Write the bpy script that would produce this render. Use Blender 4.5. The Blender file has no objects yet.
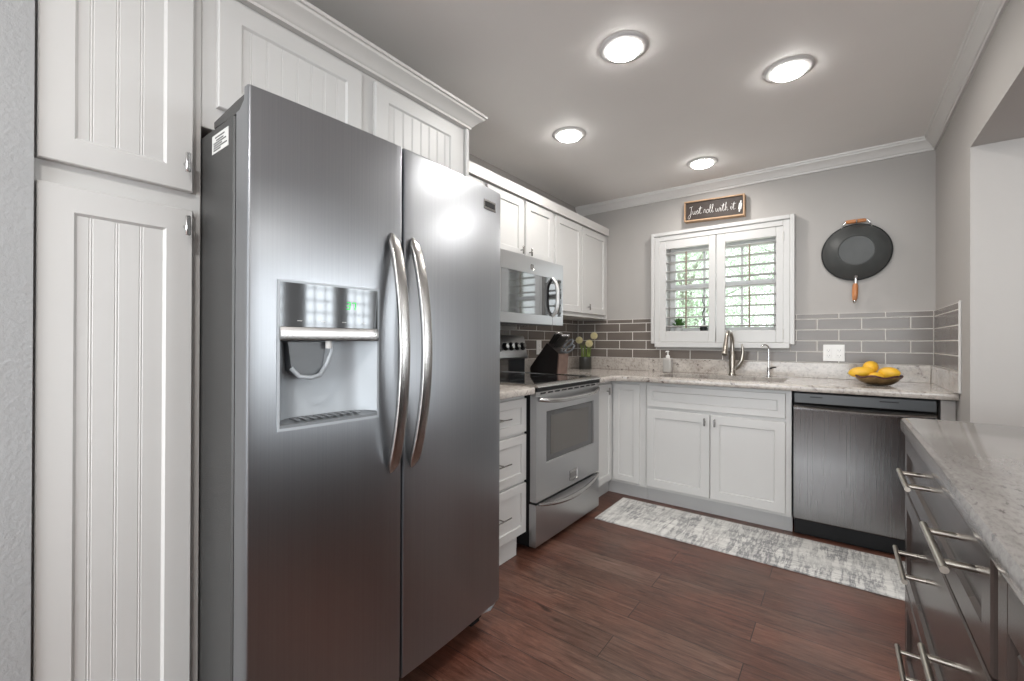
import bpy, bmesh, math, random
from mathutils import Vector, Matrix
random.seed(7)
PI = math.pi
SC = bpy.context.scene
COL = SC.collection

# ------------------------------------------------------------------ camera
cam_d = bpy.data.cameras.new('camera')
cam = bpy.data.objects.new('camera', cam_d)
COL.objects.link(cam)
SC.camera = cam
cam_d.sensor_fit = 'HORIZONTAL'
cam_d.sensor_width = 36.0
cam_d.lens = 36.0 * 438.15 / 1024.0
cam_d.clip_start = 0.02
YAW, PITCH, ROLL = math.radians(36.88), math.radians(0.155), math.radians(0.213)
cam.matrix_world = (Matrix.Translation((0, 0, 1.16)) @ Matrix.Rotation(YAW, 4, 'Z')
                    @ Matrix.Rotation(PI / 2 + PITCH, 4, 'X') @ Matrix.Rotation(ROLL, 4, 'Z'))

# ------------------------------------------------------------------ view + world
SC.view_settings.view_transform = 'Standard'
SC.view_settings.look = 'None'
SC.view_settings.gamma = 1.0
SC.view_settings.use_curve_mapping = False
SC.view_settings.exposure = 0.45
SC.cycles.max_bounces = 8
SC.cycles.diffuse_bounces = 5
SC.cycles.glossy_bounces = 5
SC.cycles.transmission_bounces = 6
SC.cycles.sample_clamp_indirect = 4.0
SC.cycles.caustics_reflective = False
SC.cycles.caustics_refractive = False

W = bpy.data.worlds.new('world')
SC.world = W
W.use_nodes = True
W.node_tree.nodes['Background'].inputs['Color'].default_value = (0.90, 0.97, 1.0, 1)
W.node_tree.nodes['Background'].inputs['Strength'].default_value = 2.0


def area(name, loc, rot, sx, sy, power, col=(1, 1, 1), shape='RECTANGLE', spread=180):
    l = bpy.data.lights.new(name, 'AREA')
    l.shape = shape
    l.size = sx
    l.size_y = sy
    l.energy = power
    l.color = col
    l.spread = math.radians(spread)
    o = bpy.data.objects.new(name, l)
    COL.objects.link(o)
    o.location = loc
    o.rotation_euler = rot
    return o


# daylight through the dining room windows (east wall); south and west are added fill
DAY = (0.93, 0.97, 1.0)
EAST_WIN = [(1.55, 2.2), (2.55, 3.2), (3.45, 4.1), (4.5, 5.15)]
for (a_, b_) in EAST_WIN:
    area('daylight_and_fill', (4.36, (a_ + b_) / 2, 1.5), (0, PI / 2, 0), 1.25, b_ - a_, 22, DAY)
area('daylight_and_fill', (0.4, -3.66, 1.25), (PI / 2, 0, 0), 4.8, 2.1, 125, DAY)  # added soft fill from behind the camera, source unseen
area('daylight_and_fill', (-2.15, -2.3, 1.45), (0, -PI / 2, 0), 1.3, 2.0, 72, DAY)  # added west fill to brighten the right wall
area('daylight_and_fill', (-0.77, 4.02, 1.62), (-PI / 2, 0, 0), 0.85, 0.8, 2, DAY)

LAMPS = [(-0.758, 1.811), (-0.197, 2.414), (-1.343, 2.369), (-0.791, 3.30)]
for (x, y) in LAMPS:
    area('lamp_and_fill_light', (x, y, 2.410), (0, 0, 0), 0.12, 0.12, 3.7, (1.0, 0.96, 0.91), 'DISK', 170)
# ambient fill added at ceiling height in the open rooms beyond the frame
for (x, y) in [(-0.3, -0.4), (-0.3, -2.2), (2.0, 1.2), (2.6, 3.6), (3.0, -0.8)]:
    area('lamp_and_fill_light', (x, y, 2.425), (0, 0, 0), 0.14, 0.14, 12, (1.0, 0.97, 0.93), 'DISK', 170)


# ------------------------------------------------------------------ materials
def new_mat(name):
    m = bpy.data.materials.new(name)
    m.use_nodes = True
    nt = m.node_tree
    return m, nt, nt.nodes['Principled BSDF']


def coord(nt, scale=(1, 1, 1), rot=(0, 0, 0), kind='Object'):
    tc = nt.nodes.new('ShaderNodeTexCoord')
    mp = nt.nodes.new('ShaderNodeMapping')
    mp.inputs['Scale'].default_value = scale
    mp.inputs['Rotation'].default_value = rot
    if kind == 'World':
        g = nt.nodes.new('ShaderNodeNewGeometry')
        nt.links.new(g.outputs['Position'], mp.inputs['Vector'])
    else:
        nt.links.new(tc.outputs[kind], mp.inputs['Vector'])
    return mp.outputs['Vector']


def noise(nt, vec, scale, detail=4, rough=0.5, dist=0.0):
    n = nt.nodes.new('ShaderNodeTexNoise')
    n.inputs['Scale'].default_value = scale
    n.inputs['Detail'].default_value = detail
    n.inputs['Roughness'].default_value = rough
    n.inputs['Distortion'].default_value = dist
    nt.links.new(vec, n.inputs['Vector'])
    return n.outputs['Fac']


def ramp(nt, fac, stops):
    r = nt.nodes.new('ShaderNodeValToRGB')
    e = r.color_ramp.elements
    while len(e) < len(stops):
        e.new(0.5)
    for el, (p, c) in zip(e, stops):
        el.position = p
        el.color = (c[0], c[1], c[2], 1) if not isinstance(c, (int, float)) else (c, c, c, 1)
    nt.links.new(fac, r.inputs['Fac'])
    return r.outputs['Color']


def mix(nt, fac, a, b, mode='MIX'):
    m = nt.nodes.new('ShaderNodeMix')
    m.data_type = 'RGBA'
    m.blend_type = mode
    for s, v in (('Factor', fac), ('A', a), ('B', b)):
        sock = [i for i in m.inputs if i.name == s and (i.type == 'RGBA' or s == 'Factor')][0]
        if isinstance(v, (int, float)):
            sock.default_value = v
        elif isinstance(v, tuple):
            sock.default_value = (v[0], v[1], v[2], 1)
        else:
            nt.links.new(v, sock)
    return [o for o in m.outputs if o.type == 'RGBA'][0]


def bump(nt, b, height, strength=0.2, dist=0.01):
    n = nt.nodes.new('ShaderNodeBump')
    n.inputs['Strength'].default_value = strength
    n.inputs['Distance'].default_value = dist
    nt.links.new(height, n.inputs['Height'])
    nt.links.new(n.outputs['Normal'], b.inputs['Normal'])


def simple(name, col, rough=0.5, metal=0.0, var=0.04, scale=8, coat=0.0, bmp=0.0, bscale=60, spec=0.5):
    m, nt, b = new_mat(name)
    v = coord(nt)
    f = noise(nt, v, scale, 3)
    c0 = tuple(max(0, c * (1 - var)) for c in col)
    c1 = tuple(min(1, c * (1 + var)) for c in col)
    nt.links.new(ramp(nt, f, [(0.3, c0), (0.7, c1)]), b.inputs['Base Color'])
    b.inputs['Roughness'].default_value = rough
    b.inputs['Metallic'].default_value = metal
    b.inputs['Specular IOR Level'].default_value = spec
    if coat:
        b.inputs['Coat Weight'].default_value = coat
        b.inputs['Coat Roughness'].default_value = 0.05
    if bmp:
        bump(nt, b, noise(nt, v, bscale, 4), bmp, 0.004)
    return m


def steel(name, col=(0.50, 0.505, 0.52), rough=0.3, axis='z', metal=1.0, aniso=0.0, streak=1.0):
    m, nt, b = new_mat(name)
    s = {'z': (260, 260, 1.2), 'y': (260, 1.2, 260), 'x': (1.2, 260, 260)}[axis]
    v = coord(nt, s)
    f = noise(nt, v, 1.0, 2)
    nt.links.new(ramp(nt, f, [(0.2, tuple(c * (1 - .06 * streak) for c in col)), (0.8, tuple(c * (1 + .05 * streak) for c in col))]), b.inputs['Base Color'])
    r = nt.nodes.new('ShaderNodeMapRange')
    r.inputs['To Min'].default_value = rough - 0.03
    r.inputs['To Max'].default_value = rough + 0.04
    nt.links.new(f, r.inputs['Value'])
    nt.links.new(r.outputs['Result'], b.inputs['Roughness'])
    b.inputs['Metallic'].default_value = metal
    if aniso:
        b.inputs['Anisotropic'].default_value = aniso
        tg = nt.nodes.new('ShaderNodeTangent')
        tg.direction_type = 'RADIAL'
        tg.axis = 'Z'
        nt.links.new(tg.outputs['Tangent'], b.inputs['Tangent'])
    bump(nt, b, f, 0.02 * streak, 0.002)
    return m


def emit(name, col, strength):
    m, nt, b = new_mat(name)
    b.inputs['Base Color'].default_value = (*col, 1)
    b.inputs['Emission Color'].default_value = (*col, 1)
    b.inputs['Emission Strength'].default_value = strength
    return m


def glass(name, tint=(1, 1, 1), rough=0.0, ior=1.45):
    m, nt, b = new_mat(name)
    b.inputs['Base Color'].default_value = (*tint, 1)
    b.inputs['Transmission Weight'].default_value = 1.0
    b.inputs['Roughness'].default_value = rough
    b.inputs['IOR'].default_value = ior
    return m


def thin_glass(name):
    m = bpy.data.materials.new(name)
    m.use_nodes = True
    nt = m.node_tree
    for n in list(nt.nodes):
        if n.type == 'BSDF_PRINCIPLED':
            nt.nodes.remove(n)
    out = [n for n in nt.nodes if n.type == 'OUTPUT_MATERIAL'][0]
    tr = nt.nodes.new('ShaderNodeBsdfTransparent')
    gl = nt.nodes.new('ShaderNodeBsdfGlossy')
    gl.inputs['Roughness'].default_value = 0.02
    fr = nt.nodes.new('ShaderNodeFresnel')
    fr.inputs['IOR'].default_value = 1.3
    mx = nt.nodes.new('ShaderNodeMixShader')
    nt.links.new(fr.outputs[0], mx.inputs[0])
    nt.links.new(tr.outputs[0], mx.inputs[1])
    nt.links.new(gl.outputs[0], mx.inputs[2])
    nt.links.new(mx.outputs[0], out.inputs['Surface'])
    return m


def wall_paint(name, col, strength=0.25, scale=110):
    m, nt, b = new_mat(name)
    v = coord(nt, kind='World')
    f = noise(nt, v, 1.6, 3)
    nt.links.new(ramp(nt, f, [(0.3, tuple(c * 0.98 for c in col)), (0.7, tuple(c * 1.02 for c in col))]), b.inputs['Base Color'])
    b.inputs['Roughness'].default_value = 0.62
    bump(nt, b, noise(nt, v, scale, 5, 0.6), strength, 0.003)
    return m


M_WALL = wall_paint('grey_wall_paint', (0.42, 0.40, 0.382), 0.12, 90)
M_WALLT = wall_paint('textured_grey_wall_paint', (0.35, 0.355, 0.36), 0.6, 110)
M_CEIL = wall_paint('ceiling_paint', (0.86, 0.84, 0.82), 0.08, 60)
M_TRIM = simple('white_trim_paint', (0.66, 0.645, 0.625), 0.4, var=0.01)
M_CAB = simple('white_cabinet_paint', (0.605, 0.60, 0.59), 0.38, var=0.015, scale=3)
M_TOE = simple('toe_kick_shade_grey', (0.50, 0.50, 0.50), 0.45, var=0.02)  # white toe kick greyed to stand for the shade under the doors
M_STEEL = steel('brushed_stainless', (0.355, 0.368, 0.388), 0.34, 'z', aniso=0.0)
M_STEELH = steel('brushed_stainless_horizontal', (0.47, 0.47, 0.475), 0.32, 'y', streak=0.25)
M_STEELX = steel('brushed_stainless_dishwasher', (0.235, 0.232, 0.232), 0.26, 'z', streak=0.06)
M_HANDLE = steel('satin_handle', (0.45, 0.44, 0.43), 0.25, 'z', streak=0.5)
M_NICKEL = simple('brushed_nickel', (0.42, 0.385, 0.34), 0.28, 1.0, var=0.03, scale=30)
M_CHROME = simple('chrome', (0.70, 0.70, 0.70), 0.12, 1.0, var=0.01)
M_DKNOB = simple('dark_steel_pull', (0.30, 0.29, 0.28), 0.25, 1.0, var=0.03)
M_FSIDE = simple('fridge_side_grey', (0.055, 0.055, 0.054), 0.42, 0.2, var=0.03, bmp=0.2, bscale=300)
M_BLACK = simple('black_plastic', (0.010, 0.010, 0.011), 0.5, var=0.1, spec=0.25)
M_BGLASS = simple('black_glass', (0.010, 0.010, 0.011), 0.045, coat=1.0, var=0.05)
M_DGLASS = simple('dark_mirror_glass', (0.34, 0.35, 0.36), 0.05, 0.95, var=0.02, scale=2)
M_PANEL = simple('dispenser_panel_glass', (0.10, 0.105, 0.11), 0.06, 0.6, var=0.02, scale=2)
M_OVGLASS = simple('oven_glass', (0.16, 0.15, 0.14), 0.10, 0.7, var=0.04, scale=3)
M_SILVERP = simple('silver_plastic', (0.40, 0.43, 0.46), 0.42, 0.15, var=0.02)
M_GREYP = simple('smoked_plastic', (0.16, 0.17, 0.18), 0.15, 0.1, var=0.05)
M_DIGIT = emit('green_digit', (0.02, 0.6, 0.08), 0.5)
M_LAMP = emit('lamp_diffuser', (1.0, 0.98, 0.95), 30.0)
M_LTRIM = simple('lamp_trim', (0.62, 0.61, 0.60), 0.35, var=0.01)
M_ESP = simple('espresso_wood', (0.050, 0.038, 0.034), 0.22, var=0.12, scale=10, spec=0.35)
M_GROUT = simple('light_grout', (0.70, 0.67, 0.63), 0.7, var=0.03)
M_WOODF = simple('light_frame_wood', (0.42, 0.27, 0.16), 0.55, var=0.18, scale=25)
M_SIGN = simple('dark_brown_board', (0.048, 0.037, 0.032), 0.55, var=0.15, scale=30, spec=0.25)
M_WHITE = simple('white_paint_lettering', (0.85, 0.84, 0.82), 0.5, var=0.01)
M_WOK = simple('dark_carbon_steel', (0.060, 0.063, 0.062), 0.48, 0.0, var=0.12, scale=9, bmp=0.1, bscale=120)
M_WOKRIM = simple('wok_rim', (0.012, 0.012, 0.012), 0.35, 0.5)
M_HWOOD = simple('orange_handle_wood', (0.50, 0.20, 0.075), 0.42, var=0.15, scale=30)
M_PLASTW = simple('white_plate_plastic', (0.80, 0.79, 0.77), 0.35, var=0.01)
M_SLOT = simple('outlet_slot', (0.05, 0.05, 0.05), 0.5)
M_LEMON = simple('lemon_skin', (0.80, 0.46, 0.035), 0.42, var=0.1, scale=14, bmp=0.3, bscale=140)
M_BOWL = simple('bronze_gold_metal', (0.34, 0.23, 0.11), 0.25, 0.9, var=0.35, scale=30)
M_PURPLE = simple('burgundy_glaze', (0.10, 0.035, 0.045), 0.25, 0.3, var=0.3, scale=30)
M_BLOCK = simple('black_block_wood', (0.016, 0.012, 0.011), 0.35, var=0.2, scale=20)
M_BLOCKF = simple('brown_block_wood', (0.17, 0.11, 0.09), 0.45, var=0.15, scale=20)
M_KHAND = simple('black_knife_handle', (0.010, 0.010, 0.010), 0.3, var=0.1)
M_POT = simple('dark_grey_pot', (0.040, 0.040, 0.036), 0.35, var=0.15, scale=20)
M_STEM = simple('flower_stem_green', (0.12, 0.17, 0.022), 0.5, var=0.25, scale=30)
M_PETAL = simple('cream_petal', (0.78, 0.72, 0.48), 0.6, var=0.08, scale=60)
M_FCORE = simple('flower_centre', (0.50, 0.33, 0.08), 0.7, var=0.2, scale=60)
M_LEAF = simple('green_leaf', (0.09, 0.22, 0.05), 0.5, var=0.3, scale=20)
M_TREELEAF = simple('tree_leaf', (0.62, 0.74, 0.58), 0.6, var=0.35, scale=1.2)
M_BARK = simple('tree_bark', (0.42, 0.40, 0.36), 0.8, var=0.25, scale=8)
M_LAWN = simple('lawn_grass', (0.30, 0.40, 0.20), 0.9, var=0.3, scale=1.5)
M_SASH = simple('grey_window_frame', (0.74, 0.74, 0.74), 0.45, var=0.02)
M_ROD = simple('tan_tilt_rod', (0.26, 0.21, 0.16), 0.5, var=0.1)
M_FROST = simple('frosted_soap_glass', (0.62, 0.60, 0.57), 0.2)
M_FROST.node_tree.nodes['Principled BSDF'].inputs['Transmission Weight'].default_value = 0.35
M_PAPER = simple('paper_label', (0.62, 0.62, 0.60), 0.6, var=0.02)
M_INK = simple('label_ink', (0.08, 0.08, 0.08), 0.6)
M_DKRUBBER = simple('dark_gasket', (0.02, 0.02, 0.02), 0.6)
M_CORAL = simple('dark_iron', (0.03, 0.032, 0.03), 0.5)


def granite(name, dark, light, vein, stretch=(1, 1, 1), rot=(0, 0, 0), rough=0.14, speck=0.0):
    m, nt, b = new_mat(name)
    v = coord(nt, stretch, rot, kind='World')
    big = noise(nt, v, 3.2, 8, 0.66, 1.2)
    base = ramp(nt, big, [(0.32, dark), (0.5, tuple((a + c) / 2 for a, c in zip(dark, light))), (0.66, light)])
    fine = noise(nt, v, 55, 6, 0.75)
    base = mix(nt, 0.38, base, ramp(nt, fine, [(0.34, tuple(c * 0.45 for c in dark)), (0.5, light), (0.7, tuple(min(1, c * 1.25) for c in light))]))
    vn = noise(nt, v, 9, 8, 0.72, 2.2)
    vf = ramp(nt, vn, [(0.57, 0.0), (0.66, 0.75 + speck)])
    base = mix(nt, vf, base, vein)
    sp = noise(nt, v, 26, 3, 0.6)
    sf = ramp(nt, sp, [(0.63, 0.0), (0.70, 0.85)])
    base = mix(nt, sf, base, tuple(c * 0.55 for c in vein))
    nt.links.new(base, b.inputs['Base Color'])
    b.inputs['Roughness'].default_value = rough
    return m


M_GRAN = granite('warm_granite', (0.29, 0.25, 0.22), (0.55, 0.51, 0.47), (0.18, 0.145, 0.13))
M_GRAN2 = granite('grey_streaked_granite', (0.205, 0.192, 0.182), (0.30, 0.285, 0.272), (0.18, 0.168, 0.16), (3.2, 1.0, 1.0), (0, 0, 0.9), 0.12, -0.25)


def floor_mat():
    m, nt, b = new_mat('dark_walnut_planks')
    v = coord(nt, kind='World')
    mp = nt.nodes.new('ShaderNodeMapping')
    mp.inputs['Location'].default_value = (0.28, -0.035, 0)
    nt.links.new(v, mp.inputs['Vector'])
    br = nt.nodes.new('ShaderNodeTexBrick')
    br.offset = 0.37
    br.offset_frequency = 2
    br.squash = 1.0
    br.inputs['Scale'].default_value = 1.0
    br.inputs['Brick Width'].default_value = 1.18
    br.inputs['Row Height'].default_value = 0.145
    br.inputs['Mortar Size'].default_value = 0.0016
    br.inputs['Mortar Smooth'].default_value = 0.3
    br.inputs['Bias'].default_value = 0.0
    br.inputs['Color1'].default_value = (0.0, 0.0, 0.0, 1)
    br.inputs['Color2'].default_value = (1, 1, 1, 1)
    br.inputs['Mortar'].default_value = (0.5, 0.5, 0.5, 1)
    nt.links.new(mp.outputs['Vector'], br.inputs['Vector'])
    # grain runs along x, shifted plank by plank
    sep = nt.nodes.new('ShaderNodeVectorMath')
    sep.operation = 'MULTIPLY_ADD'
    nt.links.new(br.outputs['Color'], sep.inputs[0])
    sep.inputs[1].default_value = (7.0, 3.0, 5.0)
    nt.links.new(v, sep.inputs[2])
    st = nt.nodes.new('ShaderNodeMapping')
    st.inputs['Scale'].default_value = (1.3, 14, 1)
    nt.links.new(sep.outputs[0], st.inputs['Vector'])
    g = noise(nt, st.outputs['Vector'], 4.5, 10, 0.72, 0.9)
    st2 = nt.nodes.new('ShaderNodeMapping')
    st2.inputs['Scale'].default_value = (4, 7, 1)
    nt.links.new(sep.outputs[0], st2.inputs['Vector'])
    g2 = noise(nt, st2.outputs['Vector'], 1.3, 5, 0.6, 1.0)
    c = ramp(nt, g, [(0.30, (0.026, 0.012, 0.009)), (0.42, (0.085, 0.042, 0.029)), (0.58, (0.125, 0.068, 0.050)), (0.76, (0.195, 0.122, 0.094))])
    k = ramp(nt, g2, [(0.22, 0.55), (0.45, 1.0), (0.75, 1.3)])
    c = mix(nt, 1.0, c, k, 'MULTIPLY')
    hue = noise(nt, v, 1.7, 3, 0.5, 0.4)
    c = mix(nt, 1.0, c, ramp(nt, hue, [(0.35, (1.18, 0.88, 0.80)), (0.62, (0.95, 1.02, 1.04))]), 'MULTIPLY')
    st3 = nt.nodes.new('ShaderNodeMapping')
    st3.inputs['Scale'].default_value = (1.0, 2.2, 1)
    nt.links.new(sep.outputs[0], st3.inputs['Vector'])
    kn = noise(nt, st3.outputs['Vector'], 5.5, 2, 0.5, 0.8)
    c = mix(nt, ramp(nt, kn, [(0.68, 0.0), (0.76, 0.8)]), c, (0.020, 0.010, 0.008))
    pv = ramp(nt, br.outputs['Color'], [(0.0, (0.80, 0.70, 0.68)), (0.5, (1.0, 0.98, 0.97)), (1.0, (1.25, 1.28, 1.30))])
    c = mix(nt, 1.0, c, pv, 'MULTIPLY')
    c = mix(nt, br.outputs['Fac'], c, (0.012, 0.007, 0.006))
    nt.links.new(c, b.inputs['Base Color'])
    rr = nt.nodes.new('ShaderNodeMapRange')
    rr.inputs['To Min'].default_value = 0.24
    rr.inputs['To Max'].default_value = 0.42
    nt.links.new(g2, rr.inputs['Value'])
    nt.links.new(rr.outputs['Result'], b.inputs['Roughness'])
    sub = nt.nodes.new('ShaderNodeMath')
    sub.operation = 'SUBTRACT'
    nt.links.new(g, sub.inputs[0])
    nt.links.new(br.outputs['Fac'], sub.inputs[1])
    bump(nt, b, sub.outputs[0], 0.35, 0.003)
    return m


M_FLOOR = floor_mat()


def tile_mat():
    m, nt, b = new_mat('grey_glazed_tile')
    v = coord(nt, (4, 4, 12.1), kind='World')
    f = noise(nt, v, 1.0, 1)
    nt.links.new(ramp(nt, f, [(0.3, (0.158, 0.134, 0.118)), (0.7, (0.180, 0.155, 0.138))]), b.inputs['Base Color'])
    b.inputs['Roughness'].default_value = 0.22
    b.inputs['Specular IOR Level'].default_value = 0.35
    return m


M_TILE = tile_mat()


def rug_mat():
    m, nt, b = new_mat('distressed_grey_rug')
    v = coord(nt, kind='World')
    a = coord(nt, (1.0, 0.14, 1), kind='World')
    c = coord(nt, (0.14, 1.0, 1), kind='World')
    n1 = noise(nt, a, 22, 6, 0.7, 0.1)
    n2 = noise(nt, c, 22, 6, 0.7, 0.1)
    big = noise(nt, v, 3.5, 4, 0.6, 0.5)
    r1 = ramp(nt, n1, [(0.43, 0.0), (0.5, 0.95), (0.56, 0.2)])
    r2 = ramp(nt, n2, [(0.46, 0.0), (0.50, 0.55), (0.54, 0.0)])
    bg = ramp(nt, big, [(0.38, 0.25), (0.58, 1.0)])
    s = mix(nt, 1.0, r1, r2, 'ADD')
    s = mix(nt, 1.0, s, bg, 'MULTIPLY')
    base = ramp(nt, noise(nt, v, 7, 5, 0.65), [(0.3, (0.60, 0.595, 0.575)), (0.7, (0.76, 0.75, 0.72))])
    base = mix(nt, s, base, (0.22, 0.22, 0.228))
    nt.links.new(base, b.inputs['Base Color'])
    b.inputs['Roughness'].default_value = 0.95
    bump(nt, b, noise(nt, v, 500, 2), 0.4, 0.002)
    return m


M_RUG = rug_mat()


# ------------------------------------------------------------------ mesh helpers
def FX(x0):            # faces +x: u = y, v = z
    return lambda u, v, w: Vector((x0 + w, u, v))


def FY(y0):            # faces -y: u = x, v = z
    return lambda u, v, w: Vector((u, y0 - w, v))


def FN(x0):            # faces -x: u = y, v = z
    return lambda u, v, w: Vector((x0 - w, u, v))


def WLD(u, v, w):      # plain world axes x, y, z
    return Vector((u, v, w))


class MB:
    def __init__(self):
        self.bm = bmesh.new()

    def vert(self, p):
        return self.bm.verts.new(p)

    def face(self, vs):
        try:
            return self.bm.faces.new(vs)
        except ValueError:
            return None

    def box(self, f, u0, u1, v0, v1, w0, w1, bev=0.0, seg=1):
        vs = [self.vert(f(u, v, w)) for w in (w0, w1) for v in (v0, v1) for u in (u0, u1)]
        fs = [self.face([vs[i] for i in q]) for q in
              ((0, 1, 3, 2), (4, 6, 7, 5), (0, 4, 5, 1), (2, 3, 7, 6), (0, 2, 6, 4), (1, 5, 7, 3))]
        if bev > 0:
            es = list({e for fc in fs for e in fc.edges})
            bmesh.ops.bevel(self.bm, geom=es, offset=bev, segments=seg, affect='EDGES', profile=0.5)
        return self

    def ring_loft(self, rings, close_u=True, cap=True):
        rv = [[self.vert(p) for p in r] for r in rings]
        n = len(rv[0])
        for a, b in zip(rv[:-1], rv[1:]):
            for i in range(n if close_u else n - 1):
                j = (i + 1) % n
                self.face([a[i], a[j], b[j], b[i]])
        if cap and close_u:
            self.face(list(reversed(rv[0])))
            self.face(rv[-1])
        return self

    def cyl(self, p0, p1, r0, r1=None, n=16, cap=True):
        r1 = r0 if r1 is None else r1
        p0, p1 = Vector(p0), Vector(p1)
        d = (p1 - p0).normalized()
        a = d.orthogonal().normalized()
        b = d.cross(a)
        rings = []
        for p, r in ((p0, r0), (p1, r1)):
            rings.append([p + r * (math.cos(t) * a + math.sin(t) * b) for t in [2 * PI * i / n for i in range(n)]])
        return self.ring_loft(rings, cap=cap)

    def lathe(self, c, axis, prof, n=32, cap=True):
        """prof: list of (radius, height along axis)."""
        c = Vector(c)
        d = Vector(axis).normalized()
        a = d.orthogonal().normalized()
        b = d.cross(a)
        rings = [[c + d * h + max(r, 1e-4) * (math.cos(t) * a + math.sin(t) * b) for t in [2 * PI * i / n for i in range(n)]]
                 for (r, h) in prof]
        return self.ring_loft(rings, cap=cap)

    def tube(self, pts, r, n=10, flat=None, up=None, cap=True, sq=1.0):
        """r: number or list; flat: second radius factor list/number."""
        pts = [Vector(p) for p in pts]
        m = len(pts)
        rs = r if isinstance(r, (list, tuple)) else [r] * m
        prev = None
        rings = []
        for i, p in enumerate(pts):
            d = (pts[min(i + 1, m - 1)] - pts[max(i - 1, 0)]).normalized()
            if up is not None:
                a = Vector(up) - d * d.dot(Vector(up))
                a.normalize()
            elif prev is None:
                a = d.orthogonal().normalized()
            else:
                a = (prev - d * d.dot(prev)).normalized()
            prev = a
            b = d.cross(a)
            k = 1.0 if flat is None else (flat[i] if isinstance(flat, (list, tuple)) else flat)
            pw = lambda c_: math.copysign(abs(c_) ** sq, c_)
            rings.append([p + rs[i] * (pw(math.cos(t)) * a + k * pw(math.sin(t)) * b) for t in [2 * PI * (j + .5) / n for j in range(n)]])
        return self.ring_loft(rings, cap=cap)

    def prism(self, f, poly, w0, w1, bev=0.0):
        a = [self.vert(f(u, v, w0)) for u, v in poly]
        b = [self.vert(f(u, v, w1)) for u, v in poly]
        n = len(poly)
        fs = [self.face(list(reversed(a))), self.face(b)]
        for i in range(n):
            j = (i + 1) % n
            fs.append(self.face([a[i], a[j], b[j], b[i]]))
        if bev:
            es = list({e for e in fs[1].edges})
            bmesh.ops.bevel(self.bm, geom=es, offset=bev, segments=2, affect='EDGES', profile=0.5)
        return self

    def mitre(self, path, prof, z0=0.0, closed=False):
        """sweep profile (out, z) along an xy path; out is to the right of travel."""
        n = len(path)
        P = [Vector((p[0], p[1])) for p in path]
        rings = []
        for i in range(n):
            if closed:
                d0 = (P[i] - P[i - 1]).normalized()
                d1 = (P[(i + 1) % n] - P[i]).normalized()
            else:
                d0 = (P[i] - P[i - 1]).normalized() if i > 0 else (P[1] - P[0]).normalized()
                d1 = (P[i + 1] - P[i]).normalized() if i < n - 1 else d0
            n0 = Vector((d0.y, -d0.x))
            n1 = Vector((d1.y, -d1.x))
            mm = (n0 + n1)
            mm = mm / max(mm.dot(n0), 1e-6) if mm.length > 1e-6 else n0
            rings.append([Vector((P[i].x + mm.x * o, P[i].y + mm.y * o, z0 + z)) for o, z in prof])
        if closed:
            rings.append(rings[0])
            self.ring_loft(rings, cap=False)
        else:
            self.ring_loft(rings, cap=True)
        return self

    def door(self, f, u0, u1, v0, v1, w0, t=0.019, rail=0.057, rec=0.007, slope=0.006, bead=None, cham=0.0025, two_step=False):
        """framed door: frame, sloped inner edge and recessed (optionally beaded) panel."""
        def rect(du, w):
            return [self.vert(f(u, v, w)) for u, v in ((u0 + du, v0 + du), (u1 - du, v0 + du), (u1 - du, v1 - du), (u0 + du, v1 - du))]
        back = rect(0, w0)
        s1 = rect(0, w0 + t - cham)
        s2 = rect(cham, w0 + t)
        rings = [back, s1, s2, rect(rail, w0 + t)]
        if two_step:
            rings.append(rect(rail + slope * 0.2, w0 + t - rec * 0.5))
            rings.append(rect(rail + slope * 0.9, w0 + t - rec * 0.5))
        rings.append(rect(rail + slope, w0 + t - rec))
        for a, b in zip(rings[:-1], rings[1:]):
            for i in range(4):
                j = (i + 1) % 4
                self.face([a[i], a[j], b[j], b[i]])
        self.face(list(reversed(back)))
        if not bead:
            self.face(rings[-1])
        else:
            k = rail + slope
            a0, a1 = u0 + k, u1 - k
            us = [(a0, 0.0)]
            x = a0 + bead * 0.5
            while x < a1 - 0.01:
                us += [(x - 0.0042, 0.0), (x - 0.0025, -0.0013), (x - 0.0008, 0.0), (x + 0.0008, 0.0), (x + 0.0025, -0.0013), (x + 0.0042, 0.0)]
                x += bead
            us.append((a1, 0.0))
            lo = [self.vert(f(u, v0 + k, w0 + t - rec + d)) for u, d in us]
            hi = [self.vert(f(u, v1 - k, w0 + t - rec + d)) for u, d in us]
            for i in range(len(us) - 1):
                self.face([lo[i], lo[i + 1], hi[i + 1], hi[i]])
        return self


def wloc(o):
    v = Vector((0, 0, 0))
    while o is not None:
        v += o.location
        o = o.parent
    return v


def obj(name, mb, mat, parent=None, smooth=None, loc=None):
    """link the collected mesh (world coordinates) as ONE object."""
    bm = mb.bm
    if loc is None:
        off = wloc(parent)
    else:
        off = Vector(loc)
    bmesh.ops.translate(bm, verts=bm.verts, vec=-off)
    bmesh.ops.recalc_face_normals(bm, faces=bm.faces)
    me = bpy.data.meshes.new(name)
    bm.to_mesh(me)
    bm.free()
    for m in (mat if isinstance(mat, (list, tuple)) else [mat]):
        me.materials.append(m)
    if smooth:
        for p in me.polygons:
            p.use_smooth = True
        try:
            me.set_sharp_from_angle(angle=math.radians(smooth))
        except Exception:
            pass
    o = bpy.data.objects.new(name, me)
    COL.objects.link(o)
    if parent is not None:
        o.parent = parent
    elif loc is not None:
        o.location = loc
    return o


def thing(name, label, cat, loc=(0, 0, 0), group=None):
    o = bpy.data.objects.new(name, None)
    COL.objects.link(o)
    o.location = loc
    o.empty_display_size = 0.05
    o['label'] = label
    o['category'] = cat
    if group:
        o['group'] = group
    return o


def tag(o, label, cat, group=None):
    o['label'] = label
    o['category'] = cat
    if group:
        o['group'] = group
    return o


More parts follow.
